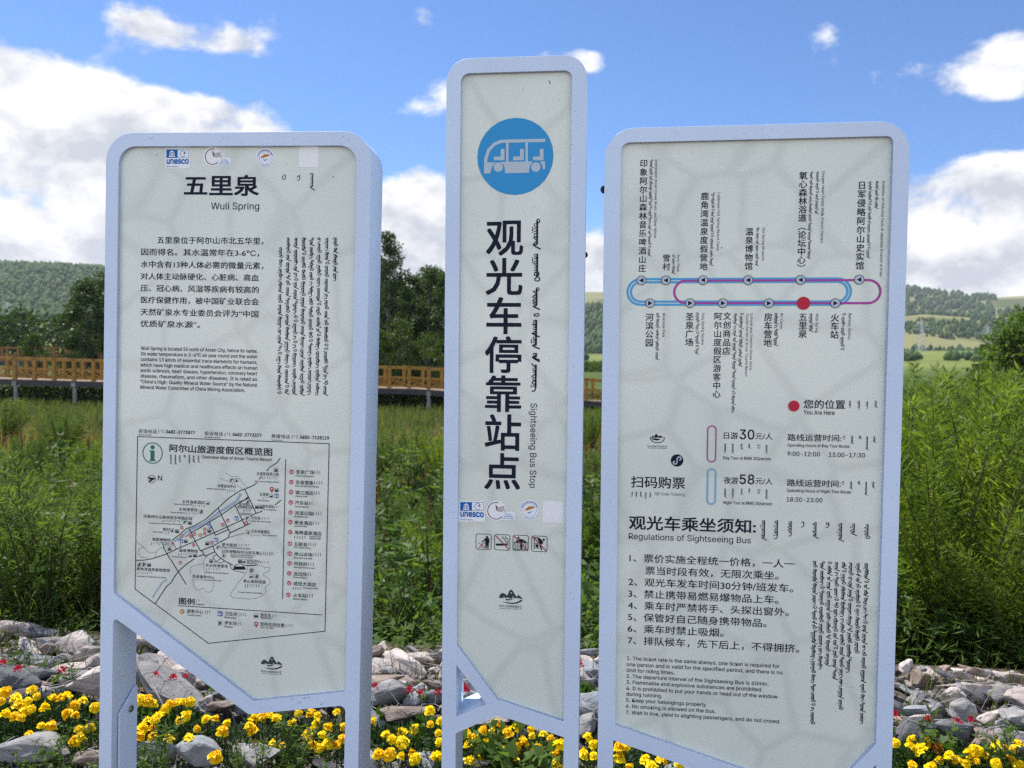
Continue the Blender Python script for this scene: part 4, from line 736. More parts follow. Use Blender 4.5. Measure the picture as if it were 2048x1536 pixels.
for t, y0, x1, y1, Z1 in (('1. The ticket rate is the same always, one ticket is required for', 187, 410, 495, D5), ('one person and is valid for the specified period, and there is no', 262, 440, 562, D5), ('limit for riding times.', 337, 745, 365, D4), ('2. The departure interval of the Sightseeing Bus is 60min.', 410, 295, 680, D5), ('3. Flammable and explosive substances are prohibited.', 485, 232, 738, D5),
        ('4. It is prohibited to put your hands or head out of the window', 560, 390, 812, D5), ('during running.', 633, 590, 655, D4), ('5. Keep your belongings properly.', 710, 1150, 762, D4), ('6. No smoking is allowed on the bus.', 783, 1255, 848, D4), ('7. Wait in line, yield to alighting passengers, and do not crowd.', 858, 418, 1072, D5)): q.lat(D4, t, 148 - (y0 - 187) * .018, y0, x1, y1, 46, .003, Z1)
q.build('regulation_lettering', INK, PR)
q = Ink(RB, sep=('vertical_script_lettering', INK, PR))
q.mrow(D3, (155, 292, 437, 568, 700, 835, 970, 1105, 1250), (108, 110, 118, 122, 128, 132, 138, 142, 150), (318, 308, 275, 180, 298, 188, 330, 270, 310), 34, 63)
for i, (x, xe, ye) in enumerate(((695, 1626, 1449), (772, 1641.5, 1338), (848, 1656, 1332), (925, 1670, 1359), (1000, 1682, 1420), (1076, 1698, 1345), (1155, 1714.5, 1307), (1242, 1724.5, 1447))):
    p0 = D3(x, 540 + i * 3.5); q.mcol(P0, p0[0], p0[1], xe, ye, 6.0, 90 + i)
q.build('vertical_script_lettering', INK, PR)
specks(RB, PR, [(1444, 497, -3)], 7, 60, (1246, 300, 1770, 1440))

# dirt and scratches on the painted frames
for B, root, sd, boxes in ((LB, SL, 1, [(212, 300, 236, 1500, 40), (700, 300, 738, 1500, 40), (520, 1400, 690, 1425, 22), (260, 266, 700, 288, 20), (250, 1215, 500, 1415, 0)]), (MBd, SM, 2, [(888, 200, 912, 1520, 40), (1134, 200, 1155, 1520, 40), (930, 118, 1140, 138, 10)]), (RB, SR, 3, [(1206, 300, 1232, 1500, 40), (1762, 300, 1800, 1500, 46), (1260, 256, 1780, 274, 16)])):
    keep = B.recess; B.recess = 0.0; q = Ink(B, .0004); rg = random.Random(sd)
    for x0, y0, x1, y1, n in boxes:
        for i in range(n):
            x, y = rg.uniform(x0, x1), rg.uniform(y0, y1); a = rg.uniform(0, 3.1); r = rg.choice([.5, .6, .7, .9, 1.2, 2.4]); q.line(P0, [(x, y), (x + r * math.cos(a), y + r * math.sin(a))], rg.uniform(.6, 1.2))
    if B is LB:
        for x, y in ((606, 1397), (614, 1396), (596, 1405), (640, 1409), (582, 1399)): q.line(P0, [(x, y), (x + 6, y - 2)], 1.3)
    q.build('dirt_specks', PALEG, root); B.recess = keep

bpy.data.objects.remove(_to)

# ================================================================== ground, hills
RNG = np.random.default_rng(7); rnd = random.Random(11)
def sstep(a, b, x): t = np.clip((x - a) / (b - a), 0, 1); return t * t * (3 - 2 * t)
def fbm(x, y, s, o=4):
    """cheap smooth value noise on arrays"""
    x = np.asarray(x, float); y = np.asarray(y, float); out = np.zeros(np.broadcast(x, y).shape); a = 1.0; tot = 0
    for k in range(o):
        X, Y = x / s + 17.3 * k, y / s - 9.1 * k; xi, yi = np.floor(X), np.floor(Y); fx, fy = X - xi, Y - yi; fx, fy = fx * fx * (3 - 2 * fx), fy * fy * (3 - 2 * fy)
        h = lambda i, j: np.modf(np.abs(np.sin((xi + i) * 127.1 + (yi + j) * 311.7 + k * 7.7)) * 43758.5453)[0]
        out += a * ((h(0, 0) * (1 - fx) + h(1, 0) * fx) * (1 - fy) + (h(0, 1) * (1 - fx) + h(1, 1) * fx) * fy); tot += a; a *= .5; s = s / 2
    return out / tot
def ground_z(x, y):
    x = np.asarray(x, float); y = np.asarray(y, float)
    yr = y + .07 * x; near = 0.03 * (fbm(x, y, .5, 3) - .5) + 0.06 * sstep(3.1, 3.6, yr)
    drop = -1.05 * sstep(3.75, 6.2, yr)  * (1 - sstep(45, 95, y)) + .15 * (fbm(x, y, 4.0) - .5) * sstep(5, 9, y)
    az_ = np.clip((x / np.maximum(y, 1) + .62) / 1.25, 0, 1); A = 25 * (1 - sstep(0, .5, az_)) + 8 * sstep(0, .5, az_) + 7 * sstep(.6, 1, az_)
    far = A * sstep(130, 620, y) + .8 * (fbm(x, y, 60) - .5) * sstep(60, 140, y)
    return near * (1 - sstep(4.5, 7, y)) + drop + far
def gz(x, y): return float(ground_z(x, y))
def grid_mesh(name, xs, ys, zf):
    """xs (n,m), ys (n,m) arrays of grid nodes"""
    z = zf(xs, ys); n, m_ = xs.shape; v = np.stack([xs, ys, z], -1).reshape(-1, 3); i = np.arange(n * m_).reshape(n, m_)
    f = np.stack([i[:-1, :-1], i[:-1, 1:], i[1:, 1:], i[1:, :-1]], -1).reshape(-1, 4); return mesh_np(name, v, f, 4, smooth=True)

def ground_material():
    m = bpy.data.materials.new('earth_and_meadow'); m.use_nodes = True; t = m.node_tree; b = t.nodes['Principled BSDF']; L = t.links.new; b.inputs['Roughness'].default_value = .95; b.inputs['Specular IOR Level'].default_value = .1
    g = t.nodes.new('ShaderNodeNewGeometry'); sp = t.nodes.new('ShaderNodeSeparateXYZ'); L(g.outputs['Position'], sp.inputs[0])
    def noise(sc, lo, hi, p0=.35, p1=.65):
        n = t.nodes.new('ShaderNodeTexNoise'); n.inputs['Scale'].default_value = sc; n.inputs['Detail'].default_value = 7; L(g.outputs['Position'], n.inputs['Vector'])
        r = t.nodes.new('ShaderNodeValToRGB'); r.color_ramp.elements[0].position = p0; r.color_ramp.elements[1].position = p1; r.color_ramp.elements[0].color = (*lo, 1); r.color_ramp.elements[1].color = (*hi, 1); L(n.outputs['Fac'], r.inputs[0]); return r.outputs[0]
    def band(a, b_):
        r = t.nodes.new('ShaderNodeMapRange'); r.interpolation_type = 'SMOOTHSTEP'; r.inputs['From Min'].default_value = a; r.inputs['From Max'].default_value = b_; L(sp.outputs[1], r.inputs['Value']); return r.outputs[0]
    def mix(f, a, b_): x = t.nodes.new('ShaderNodeMixRGB'); L(f, x.inputs[0]); L(a, x.inputs[1]); L(b_, x.inputs[2]); return x.outputs[0]
    c = mix(band(3.9, 5.0), noise(35, (.06, .045, .035), (.17, .14, .12)), noise(3, (.018, .022, .008), (.035, .045, .014)))
    c = mix(band(30, 60), c, noise(.35, (.045, .075, .015), (.085, .12, .03)))
    c = mix(band(140, 260), c, noise(.03, (.11, .15, .035), (.20, .22, .06)))
    L(c, b.inputs['Base Color']); return m
ys = np.concatenate([np.linspace(-14, 2, 14), np.linspace(2.15, 7, 70), np.geomspace(7.15, 2600, 120)])
ss = np.linspace(-1, 1, 161); ss = np.sign(ss) * np.abs(ss) ** 1.25
gx = ss[None, :] * (9 + 1.25 * np.maximum(ys, 0))[:, None]; gy = np.repeat(ys[:, None], len(ss), 1)
tag(link('ground', grid_mesh('ground', gx, gy, ground_z), None, ground_material()), kind='structure')

def hill_material(name, forest, grass, patchy, scale):
    m = bpy.data.materials.new(name); m.use_nodes = True; t = m.node_tree; b = t.nodes['Principled BSDF']; L = t.links.new; b.inputs['Roughness'].default_value = 1; b.inputs['Specular IOR Level'].default_value = 0
    g = t.nodes.new('ShaderNodeNewGeometry'); n = t.nodes.new('ShaderNodeTexNoise'); n.inputs['Scale'].default_value = scale; n.inputs['Detail'].default_value = 6; L(g.outputs['Position'], n.inputs['Vector'])
    r = t.nodes.new('ShaderNodeValToRGB'); r.color_ramp.elements[0].position = patchy - .04; r.color_ramp.elements[1].position = patchy + .04; r.color_ramp.elements[0].color = (*forest, 1); r.color_ramp.elements[1].color = (*grass, 1); L(n.outputs['Fac'], r.inputs[0]); L(r.outputs[0], b.inputs['Base Color']); return m
def ridge_px(pts):
    """crest of a hill from (pixel x, pixel y) pairs -> height above eye per metre of distance, as a function of x/y"""
    T = []; E = []
    for x, y in pts: d = ray(x, y); T.append(d.x / d.y); E.append(d.z / d.y)
    return lambda t: np.interp(t, T, E)
HILLS = []
def hill(name, pts, Y0, Y1, z0f, material, x0, x1, rough=.05, nx=150, ny=40):
    E = ridge_px(pts); tx = np.linspace(x0, x1, nx); k = np.linspace(0, 1.35, ny); T = np.repeat(tx[None, :], ny, 0); K = np.repeat(k[:, None], nx, 1); Y = Y0 + (Y1 - Y0) * K; X = T * Y
    def zf(X, Y):
        T = X / Y; K = (Y - Y0) / (Y1 - Y0); top = 1.55 + E(T) * Y1; base = ground_z(X, np.full_like(X, Y0)) - 1
        prof = np.where(K < 1, sstep(-.15, 1.0, K) , 1 - .5 * (K - 1) ** 2 / .1); prof = np.where(K < 1, (prof - sstep(-.15, 1, 0.0)) / (1 - sstep(-.15, 1, 0.0)), prof)
        return base + (top - base) * prof + (Y1 - Y0) * rough * (fbm(X, Y, (Y1 - Y0) * .5) - .5) * np.clip(K, 0, 1) * np.clip(1.15 - K, 0, 1)
    o = tag(link(name, grid_mesh(name, X, Y, zf), None, material), kind='structure'); HILLS.append((zf, Y0, Y1, x0, x1)); return zf
M_HILLF = hill_material('forest_floor', (.020, .036, .018), (.04, .06, .022), .6, .01)
M_HILLG = hill_material('hill_pasture', (.09, .11, .05), (.22, .215, .10), .45, .0035)
h_left = hill('hill', [(-600, 560), (-200, 540), (0, 542), (120, 545), (230, 552), (450, 590), (600, 640), (720, 680)], 640, 1250, None, M_HILLF, -1.1, -.19)
h_mid = hill('hill', [(640, 690), (760, 660), (900, 640), (1050, 628), (1200, 622), (1330, 620), (1500, 650), (1640, 690)], 760, 1300, None, M_HILLF, -.26, .42)
h_far = hill('hill', [(300, 640), (500, 605), (760, 592), (1000, 590), (1180, 588), (1400, 588), (1700, 586), (1820, 588), (1900, 598), (1990, 600), (2060, 596), (2300, 600), (2700, 640)], 1150, 2350, None, M_HILLG, -.5, 1.15, nx=200)
h_right = hill('hill', [(1350, 690), (1500, 668), (1700, 645), (1850, 630), (1980, 640), (2060, 655), (2300, 668), (2600, 690)], 820, 1250, None, M_HILLG, .2, 1.05)

FOREST = leaf_mat('forest_green', (.025, .055, .022), (.08, .135, .04), 0.12, .9)
def crowns(name, X, Y, Z, H, W, label):
    """many small far-off crowns: two stacked six-sided cones each, one mesh"""
    n = len(X); k = 6; ang = np.arange(k) * 2 * np.pi / k; a0 = RNG.random(n) * 6.28; V = []; F = []; rr = []
    ring0 = np.stack([np.cos(ang[None] + a0[:, None]), np.sin(ang[None] + a0[:, None])], -1)
    per = []; base = np.stack([X, Y, Z], -1)
    jit = lambda: 0.75 + .5 * RNG.random((n, k))
    levels = [(0.05, .75), (.35, 1.0), (.7, .62)]
    for h, w in levels:
        p = np.zeros((n, k, 3)); p[:, :, :2] = ring0 * (W[:, None] * w * jit())[:, :, None]; p[:, :, 2] = (H * h)[:, None]; per.append(p + base[:, None])
    tip = base + np.stack([np.zeros(n), np.zeros(n), H], -1); V = np.concatenate([q for q in per] + [tip[:, None]], 1); st = (np.arange(n) * (3 * k + 1))[:, None, None]
    f = []
    for l in range(2):
        for i in range(k): f.append((l * k + i, l * k + (i + 1) % k, (l + 1) * k + (i + 1) % k, (l + 1) * k + i))
    for i in range(k): f.append((2 * k + i, 2 * k + (i + 1) % k, 3 * k, 3 * k))
    f4 = np.array(f[:2 * k]); f3 = np.array([(a, b_, c) for a, b_, c, _ in f[2 * k:]])
    tri = np.concatenate([f4[:, [0, 1, 2]], f4[:, [0, 2, 3]], f3]); F = (tri[None] + st).reshape(-1)
    return tag(link(name, mesh_np(name, V.reshape(-1, 3), F, 3, np.repeat(RNG.random(n), 3 * k + 1)), None, FOREST), label, 'forest', kind='stuff')
def forest_on(idx, name, n, hgt, keep, label, kmin=0.0, kmax=1.1):
    zf, Y0, Y1, x0, x1 = HILLS[idx]; K = kmin + (kmax - kmin) * RNG.random(n); T = x0 + (x1 - x0) * RNG.random(n); Y = Y0 + (Y1 - Y0) * K; X = T * Y
    ok = keep(X, Y, T, K); X, Y = X[ok], Y[ok]; Z = zf(X, Y) - .3; H = hgt * (.6 + .7 * RNG.random(len(X))); crowns(name, X, Y, Z, H, H * (.26 + .16 * RNG.random(len(X))), label)
forest_on(0, 'forest', 15000, 11, lambda X, Y, T, K: (T < -.3) & (T > -.75), 'dense mixed forest covering the hill beyond the boardwalk')
forest_on(1, 'forest', 7000, 13, lambda X, Y, T, K: fbm(X, Y, 240) > .36, 'green forest on the low hill beyond the field')
forest_on(2, 'forest', 12000, 15, lambda X, Y, T, K: (fbm(X, Y, 520) > .52) & ~((T > .56) & (K > .5) & (fbm(X, Y, 520) < .62)) & ((T > -.05)), 'scattered forest patches on the far pasture hill')
forest_on(3, 'forest', 7000, 7, lambda X, Y, T, K: (fbm(X, Y, 150) > .60 - .45 * (K < .13)) & (T > .4) & (T < .8), 'olive woodland on the slope beyond the field')
# far strips at the foot of the hills
n = 900; T = RNG.random(n) * 1.3 - .6; Y = 300 + 60 * RNG.random(n); ok = fbm(T * 40, Y * 0, 4) > .42; T, Y = T[ok], Y[ok]; H = 2.2 + 2.2 * RNG.random(len(T)); crowns('treeline', T * Y, Y, ground_z(T * Y, Y) - .2, H, H * .5, 'pale bushes scattered along the far field')

# ------------------------------------------------------------------ leaves
def leaf_mesh(name, P, D, N, Ln, Wd, rv):
    """rhombic leaves: base P, direction D, side N (unit), length, width"""
    P, D, N = (np.asarray(a, float) for a in (P, D, N)); Ln = np.asarray(Ln, float)[:, None]; Wd = np.asarray(Wd, float)[:, None]
    up = np.cross(D, N); V = np.stack([P, P + D * Ln * .45 + N * Wd * .5 + up * Wd * .12, P + D * Ln, P + D * Ln * .45 - N * Wd * .5 + up * Wd * .12], 1).reshape(-1, 3)
    i = np.arange(len(P))[:, None] * 4; return mesh_np(name, V, np.concatenate([i, i + 1, i + 2, i + 3], 1), 4, np.repeat(rv, 4))
def unit(a): return a / np.maximum(np.linalg.norm(a, axis=-1, keepdims=True), 1e-9)
def rand_dirs(n): return unit(RNG.normal(size=(n, 3)))
def side_of(D):
    N = np.cross(D, rand_dirs(len(D))); return unit(N)
WILLOW = leaf_mat('willow_leaf', (.06, .115, .016), (.21, .29, .045)); WILLOWD = leaf_mat('dark_willow_leaf', (.045, .095, .025), (.155, .22, .06))
STEM = mat('green_brown_stem', (.09, .085, .035), .7, var=.4, scale=20); GRASS = leaf_mat('meadow_grass', (.05, .085, .02), (.165, .18, .06)); DRYG = leaf_mat('dry_grass', (.22, .12, .055), (.33, .23, .11))
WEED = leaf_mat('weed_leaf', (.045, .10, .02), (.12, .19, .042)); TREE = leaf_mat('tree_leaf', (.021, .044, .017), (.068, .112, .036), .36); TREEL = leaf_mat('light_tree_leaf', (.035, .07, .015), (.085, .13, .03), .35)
BARK = mat('grey_bark', (.16, .15, .14), .85, var=.5, scale=6); BIRCH = mat('pale_birch_bark', (.36, .35, .33), .8, var=.6, scale=5)
DOCK = mat('rust_brown_seed', (.26, .11, .05), .8, var=.5, scale=60)

def willow(seed, H, R, stems, per):
    g = np.random.default_rng(seed); mb = MB(); P = []; D = []
    for s in range(stems):
        a = g.random() * 6.28; lean = (.15 + .75 * g.random()) ; h = H * (.6 + .45 * g.random()); b0 = np.array([math.cos(a), math.sin(a), 0]) * R * .25 * g.random()
        tip = b0 + np.array([math.cos(a) * R * lean, math.sin(a) * R * lean, h]); pts = []
        for k in range(7):
            t = k / 6; p = b0 + (tip - b0) * np.array([t ** 1.5, t ** 1.5, t ** .9]); p[2] -= .12 * h * lean * t ** 3; pts.append(p + g.normal(size=3) * .012 * t)
        mb.tube(pts, .009, .002, 4); pts = np.array(pts)
        for k in range(per):
            t = .12 + .88 * g.random() ** .8; i = min(5, int(t * 6)); f = t * 6 - i; p = pts[i] * (1 - f) + pts[i + 1] * f; d = unit(pts[i + 1] - pts[i]); o = unit(g.normal(size=3)); o = unit(o - d * (o @ d))
            if g.random() < .6:
                q = p + o * (.04 + .16 * g.random()) * (1.15 - t); P.append(q)
            else: P.append(p)
            D.append(unit(d * (.55 + .5 * g.random()) + o * .9 + np.array([0, 0, -.15])))
    n = len(P); D = np.array(D); lf = leaf_mesh('foliage', P, D, side_of(D), .040 + .04 * g.random(n), .0075 + .005 * g.random(n), np.clip(.15 + .7 * g.random(n) + .15 * g.normal(), 0, 1))
    return mb.mesh('stems'), lf
WSH = [willow(s, h, r, st, pr) for s, h, r, st, pr in ((1, 1.5, .85, 40, 380), (2, 1.7, .75, 36, 400), (3, 1.2, .95, 42, 340), (4, 1.45, .7, 36, 400))]
def place(name, parts, loc, rz, s, label, cat, group):
    r = empty(name, loc, rz, s); tag(r, label, cat, group)
    for nm, me, m in parts:
        o = bpy.data.objects.new(nm, me); col.objects.link(o); o.parent = r
        if not me.materials: me.materials.append(m)
    return r
WMESH = {}
def willow_at(i, x, y, s, rz, label, dark=False):
    st, lf = WSH[i]; key = (i, dark)
    if key not in WMESH: c = lf.copy(); c.materials.clear(); c.materials.append(WILLOWD if dark else WILLOW); WMESH[key] = c
    return place('willow_shrub', [('stems', st, STEM), ('foliage', WMESH[key], WILLOW)], (x, y, gz(x, y) - .03), rz, s, label, 'shrub', 'willow shrubs behind the stone bank')
RSIDE = [(0, 2.75, 4.75, 1.28, .3, 'bright willow shrub nearest the right edge of the route sign'), (2, 3.35, 4.75, 1.09, 1.3, 'low spreading willow shrub over the pale stones at the picture edge'), (1, 2.95, 5.7, 1.54, 2.1, 'tall feathery willow shrub just beyond the route sign, shoots against the far field'),
    (3, 3.75, 5.9, 1.60, 4.0, 'upright willow shrub in front of the dark rounded bush'), (1, 3.55, 6.9, 1.60, .8, 'yellow-green willow shrub in the second rank right of the route sign'), (0, 4.6, 7.0, 1.73, 3.3, 'tall willow shrub at the picture edge below the dark rounded bush'), (3, 4.1, 8.4, 1.66, 5.2, 'slender willow shrub farthest back right of the route sign'), (2, 5.4, 8.6, 1.61, 2.2, 'wide willow shrub behind the others at the picture edge'),
    (2, 2.25, 5.1, 1.03, 5.0, 'willow shrub mostly hidden by the edge of the route sign')]
RSIDE += [(1, 4.9, 9.4, 1.6, .7, 'tall dark-stemmed willow shrub under the far field, right of the route sign'), (0, 6.2, 11.0, 1.8, 2.9, 'broad willow shrub below the dark rounded bush, farthest of all'), (3, 5.5, 10.2, 1.65, 4.4, 'willow shrub with spreading shoots before the pale field'), (2, 3.0, 4.35, .8, 3.6, 'low leafy willow shrub leaning over the top stones right of the route sign')]
for a in RSIDE: willow_at(*a)
LSIDE = [(2, -2.8, 4.7, .95, .4, 'dark low willow shrub above the stones at the left edge'), (0, -2.3, 4.75, .78, 2.2, 'dark willow shrub beside the leg of the information board'), (1, -3.2, 5.5, .82, 1.0, 'willow shrub of drooping leaves behind the low dark ones'), (3, -2.65, 5.6, .9, 3.0, 'willow shrub at the edge of the information board, second rank'), (2, -3.5, 6.8, .85, 5.0, 'silvery willow shrub in the third rank left of the information board'), (0, -1.75, 4.9, .6, 4.4, 'small dark willow shrub seen through the gap under the information board')]
for a in LSIDE: willow_at(*a, dark=True)
willow_at(1, -.62, 7.2, .72, 1.2, 'leafy shrub between the information board and the bus stop sign'); willow_at(3, .75, 5.6, .55, 2.6, 'shrub in the narrow gap between the bus stop sign and the route sign', dark=True)

Labeller_late = []
for k, (px, y, i_, sc_) in enumerate(((20, 9.5, 2, .75), (95, 11, 0, .7), (160, 9, 1, .75), (60, 14, 3, .8), (180, 15, 2, .8), (120, 19, 0, .9), (10, 20, 1, .9), (190, 12, 3, .7), (775, 10.5, 2, .7), (860, 9, 0, .72), (885, 13, 1, .85), (760, 15, 3, .8), (820, 18, 2, .9), (1165, 9, 0, .7), (1190, 14, 2, .85), (1172, 20, 1, .9), (300, 12, 0, .8), (450, 15, 2, .9), (600, 12, 1, .8), (960, 13, 3, .8), (1080, 16, 0, .9), (1300, 12, 1, .9), (1500, 14, 2, .9), (1680, 12, 0, .9))):
    p = at(px, 900, y); Labeller_late.append((willow_at(i_, p.x, y, sc_, k * 1.9, '', dark=k % 3 != 1), p.x, y, px))
# ------------------------------------------------------------------ weeds, dock, grass
def weed(seed, H, leaves, Lr, Wr, spread):
    g = np.random.default_rng(seed); mb = MB(); P = []; D = []
    for s in range(6 + seed % 4):
        a = g.random() * 6.28; h = H * (.5 + .6 * g.random()); tip = np.array([math.cos(a) * spread * g.random(), math.sin(a) * spread * g.random(), h]); pts = [tip * np.array([t, t, t ** .8]) for t in np.linspace(0, 1, 5)]; mb.tube(pts, .005, .002, 4)
        for k in range(leaves):
            t = .15 + .85 * g.random(); P.append(np.array([tip[0] * t, tip[1] * t, tip[2] * t ** .8])); D.append(unit(np.array([*g.normal(size=2), .25 + .4 * g.normal()])))
    n = len(P); D = np.array(D); up = np.tile(np.array([0, 0, 1.0]), (n, 1)) + .5 * g.normal(size=(n, 3)); N = unit(np.cross(D, up))
    return mb.mesh('stems'), leaf_mesh('foliage', P, D, N, Lr * (.6 + .7 * g.random(n)), Wr * (.6 + .7 * g.random(n)), g.random(n))
WEEDS = [weed(11, .42, 13, .11, .055, .28), weed(12, .6, 20, .09, .03, .3), weed(13, .3, 9, .15, .11, .3), weed(14, .5, 22, .07, .035, .35), weed(15, .75, 26, .10, .028, .35)]
def weed_at(i, x, y, s, label, name='weed_plant', group='weeds behind the stone bank'):
    st, lf = WEEDS[i]; return place(name, [('stems', st, STEM), ('foliage', lf, WEED)], (x, y, gz(x, y) - .02), rnd.random() * 6.28, s, label, 'weed', group)
def gapname(x, y, z=.3):
    p = proj((x, y, z))[0]
    if p < 205: return 'left of the map board'
    if p < 735: return 'behind the map board'
    if p < 890: return 'between map board and bus sign'
    if p < 1155: return 'behind the bus sign'
    if p < 1200: return 'between bus sign and route board'
    if p < 1785: return 'behind the route board'
    return 'right of the route board'
KINDW = ['fresh green weed with pointed leaves', 'tall narrow-leaved weed', 'big round-leaved weed', 'small-leaved bushy weed', 'tall leafy weed']
ORD = ['first', 'second', 'third', 'fourth', 'fifth', 'sixth', 'seventh', 'eighth', 'ninth', 'tenth', 'eleventh', 'twelfth', 'thirteenth', 'fourteenth', 'fifteenth', 'sixteenth', 'seventeenth', 'eighteenth', 'nineteenth', 'twentieth'] + ['%dth' % k for k in range(21, 90)]
class Labeller:
    """collects things of one kind; those with the same look in the same place are counted off from the left"""
    def __init__(s): s.items = []
    def put(s, o, look, where, x): s.items.append((o, look, where, x))
    def finish(s):
        d = {}
        for it in s.items: d.setdefault((it[1], it[2]), []).append(it)
        for (look, where), L in d.items():
            L.sort(key=lambda q: q[3])
            for i, it in enumerate(L):
                it[0]['label'] = f'{look} {where}' if len(L) == 1 else f'{look} {where}, {ORD[i]} from left'
LW = Labeller()
for o_, x_, y_, p_ in Labeller_late: o_['group'] = 'low shrubs in the meadow'; LW.put(o_, 'low shrub in the meadow', gapname(x_, y_), p_)
LW.finish(); LW = Labeller()
for i in range(64):
    if i < 26: px = rnd.uniform(738, 892); y = rnd.uniform(4.35, 7.5); k = rnd.choice([0, 2, 2, 3, 1, 4])
    elif i < 36: px = rnd.uniform(1150, 1202); y = rnd.uniform(4.35, 7.5); k = rnd.choice([0, 1, 3, 4])
    elif i < 50: px = rnd.uniform(-20, 205); y = rnd.uniform(4.3, 9.5); k = rnd.choice([1, 3, 4])
    else: px = rnd.uniform(1790, 2060); y = rnd.uniform(4.25, 4.9); k = rnd.choice([0, 1, 3])
    p = at(px, 900, y); o = weed_at(k, p.x, y, rnd.uniform(.75, 1.15), ''); LW.put(o, KINDW[k], gapname(p.x, y), px + y * .001)
LW.finish()
def dock(seed):
    g = np.random.default_rng(seed); st = MB(); sd = MB(); H = .95
    st.tube([(0, 0, 0), (.02, .01, H * .5), (.03, 0, H)], .006, .003, 5)
    for k in range(130):
        t = .5 + .5 * g.random(); r = .035 * (1.15 - t) * 2.2; a = g.random() * 6.28; p = (.03 * t + r * math.cos(a) * g.random(), r * math.sin(a) * g.random(), H * t); s_ = .008 + .010 * g.random(); sd.box(p, (s_, s_ * .8, s_ * 1.3))
    P = []; D = []
    for k in range(7): a = g.random() * 6.28; P.append((0, 0, .05 + .25 * g.random())); D.append((math.cos(a), math.sin(a), .5))
    D = unit(np.array(D)); return st.mesh('stem'), sd.mesh('seed_head'), leaf_mesh('foliage', P, D, unit(np.cross(D, np.array([[0, 0, 1.0]]))), np.full(7, .28), np.full(7, .07), g.random(7))
DK = [dock(21), dock(22)]; LW = Labeller()
for i in range(44):
    px = rnd.uniform(748, 888) if i < 15 else (rnd.uniform(0, 190) if i < 38 else rnd.uniform(1158, 1198)); y = rnd.uniform(5.2, 13) if i < 15 else rnd.uniform(8, 16); p = at(px, 900, y); a = DK[i % 2]
    o = place('dock_plant', [('stem', a[0], STEM), ('seed_head', a[1], DOCK), ('foliage', a[2], WEED)], (p.x, y, gz(p.x, y) - .02), rnd.random() * 6.28, rnd.uniform(.7, 1.15), '', 'weed', 'seeding docks in the meadow'); LW.put(o, 'rust-brown seeding dock stalk in the meadow', gapname(p.x, y), px)
LW.finish()
def blades(name, X, Y, H, W, m, label, cat='grass'):
    n = len(X); Z = ground_z(X, Y) - .02; a = RNG.random(n) * 6.28; le = (.15 + .5 * RNG.random(n)) * H; dx, dy = np.cos(a), np.sin(a); sx, sy = -dy * W / 2, dx * W / 2; v = np.zeros((n, 6, 3))
    for k, (t, w) in enumerate(((0, 1), (.55, .8), (1, .12))):
        cx, cy, cz = X + dx * le * t * t, Y + dy * le * t * t, Z + H * (t - .18 * t * t); v[:, 2 * k] = np.stack([cx + sx * w, cy + sy * w, cz], -1); v[:, 2 * k + 1] = np.stack([cx - sx * w, cy - sy * w, cz], -1)
    i = np.arange(n)[:, None] * 6; f = np.concatenate([i, i + 1, i + 3, i + 2, i + 2, i + 3, i + 5, i + 4], 1)
    return tag(link(name, mesh_np(name, v.reshape(-1, 3), f, 4, np.repeat(np.clip(fbm(X, Y, 1.5) * .9 + .35 * (RNG.random(n) - .5), 0, 1), 6)), None, m), label, cat, kind='stuff')
def scatter(n, y0, y1, dens=lambda x, y: 1.0):
    Y = np.sqrt(y0 ** 2 + (y1 ** 2 - y0 ** 2) * RNG.random(n)); X = (RNG.random(n) * 2 - 1) * (.78 * Y + .5); k = RNG.random(n) < dens(X, Y); return X[k], Y[k]
X, Y = scatter(42000, 4.25, 11); blades('tall_grass', X, Y, .22 + .38 * RNG.random(len(X)) * fbm(X, Y, 2) * 1.6, .007 + .006 * RNG.random(len(X)), GRASS, 'tall green grass filling the slope behind the stone bank')
X, Y = scatter(46000, 10, 39); blades('meadow_grass', X, Y, .35 + .5 * RNG.random(len(X)) * fbm(X, Y, 5) * 1.5 * (1 - .45 * sstep(22, 34, Y)), .016 + .014 * RNG.random(len(X)), GRASS, 'rough meadow grass below and before the boardwalk')
X, Y = scatter(30000, 7, 26, lambda x, y: (fbm(x, y, 2.6) > .54)); blades('dry_grass', X, Y, .55 + .45 * RNG.random(len(X)), .010 + .008 * RNG.random(len(X)), DRYG, 'reddish dry seed grass in patches over the meadow')
# leafy undergrowth between the shrubs: a carpet of small leaves
n = 60000; Y = np.sqrt(3.85 ** 2 + (9.5 ** 2 - 3.85 ** 2) * RNG.random(n)); X = (RNG.random(n) * 2 - 1) * (.75 * Y + .3); hh = .42 * fbm(X, Y, 1.1) * np.clip((Y + .07 * X - 3.75) / .5, 0, 1) + .02; P = np.stack([X, Y, ground_z(X, Y) + hh * RNG.random(n)], -1); D = unit(np.stack([RNG.normal(size=n), RNG.normal(size=n), .35 + .3 * RNG.normal(size=n)], -1))
tag(link('undergrowth', leaf_mesh('undergrowth', P, D, unit(np.cross(D, np.array([[0, 0, 1.0]]) + .4 * RNG.normal(size=(n, 3)))), .04 + .05 * RNG.random(n), np.where(np.abs(X) > 1.75, .007 + .007 * RNG.random(n), .014 + .022 * RNG.random(n)), np.clip(fbm(X, Y, .8) + .4 * (RNG.random(n) - .5), 0, 1)), None, WEED), 'low leafy undergrowth at the foot of the shrubs', 'undergrowth', kind='stuff')

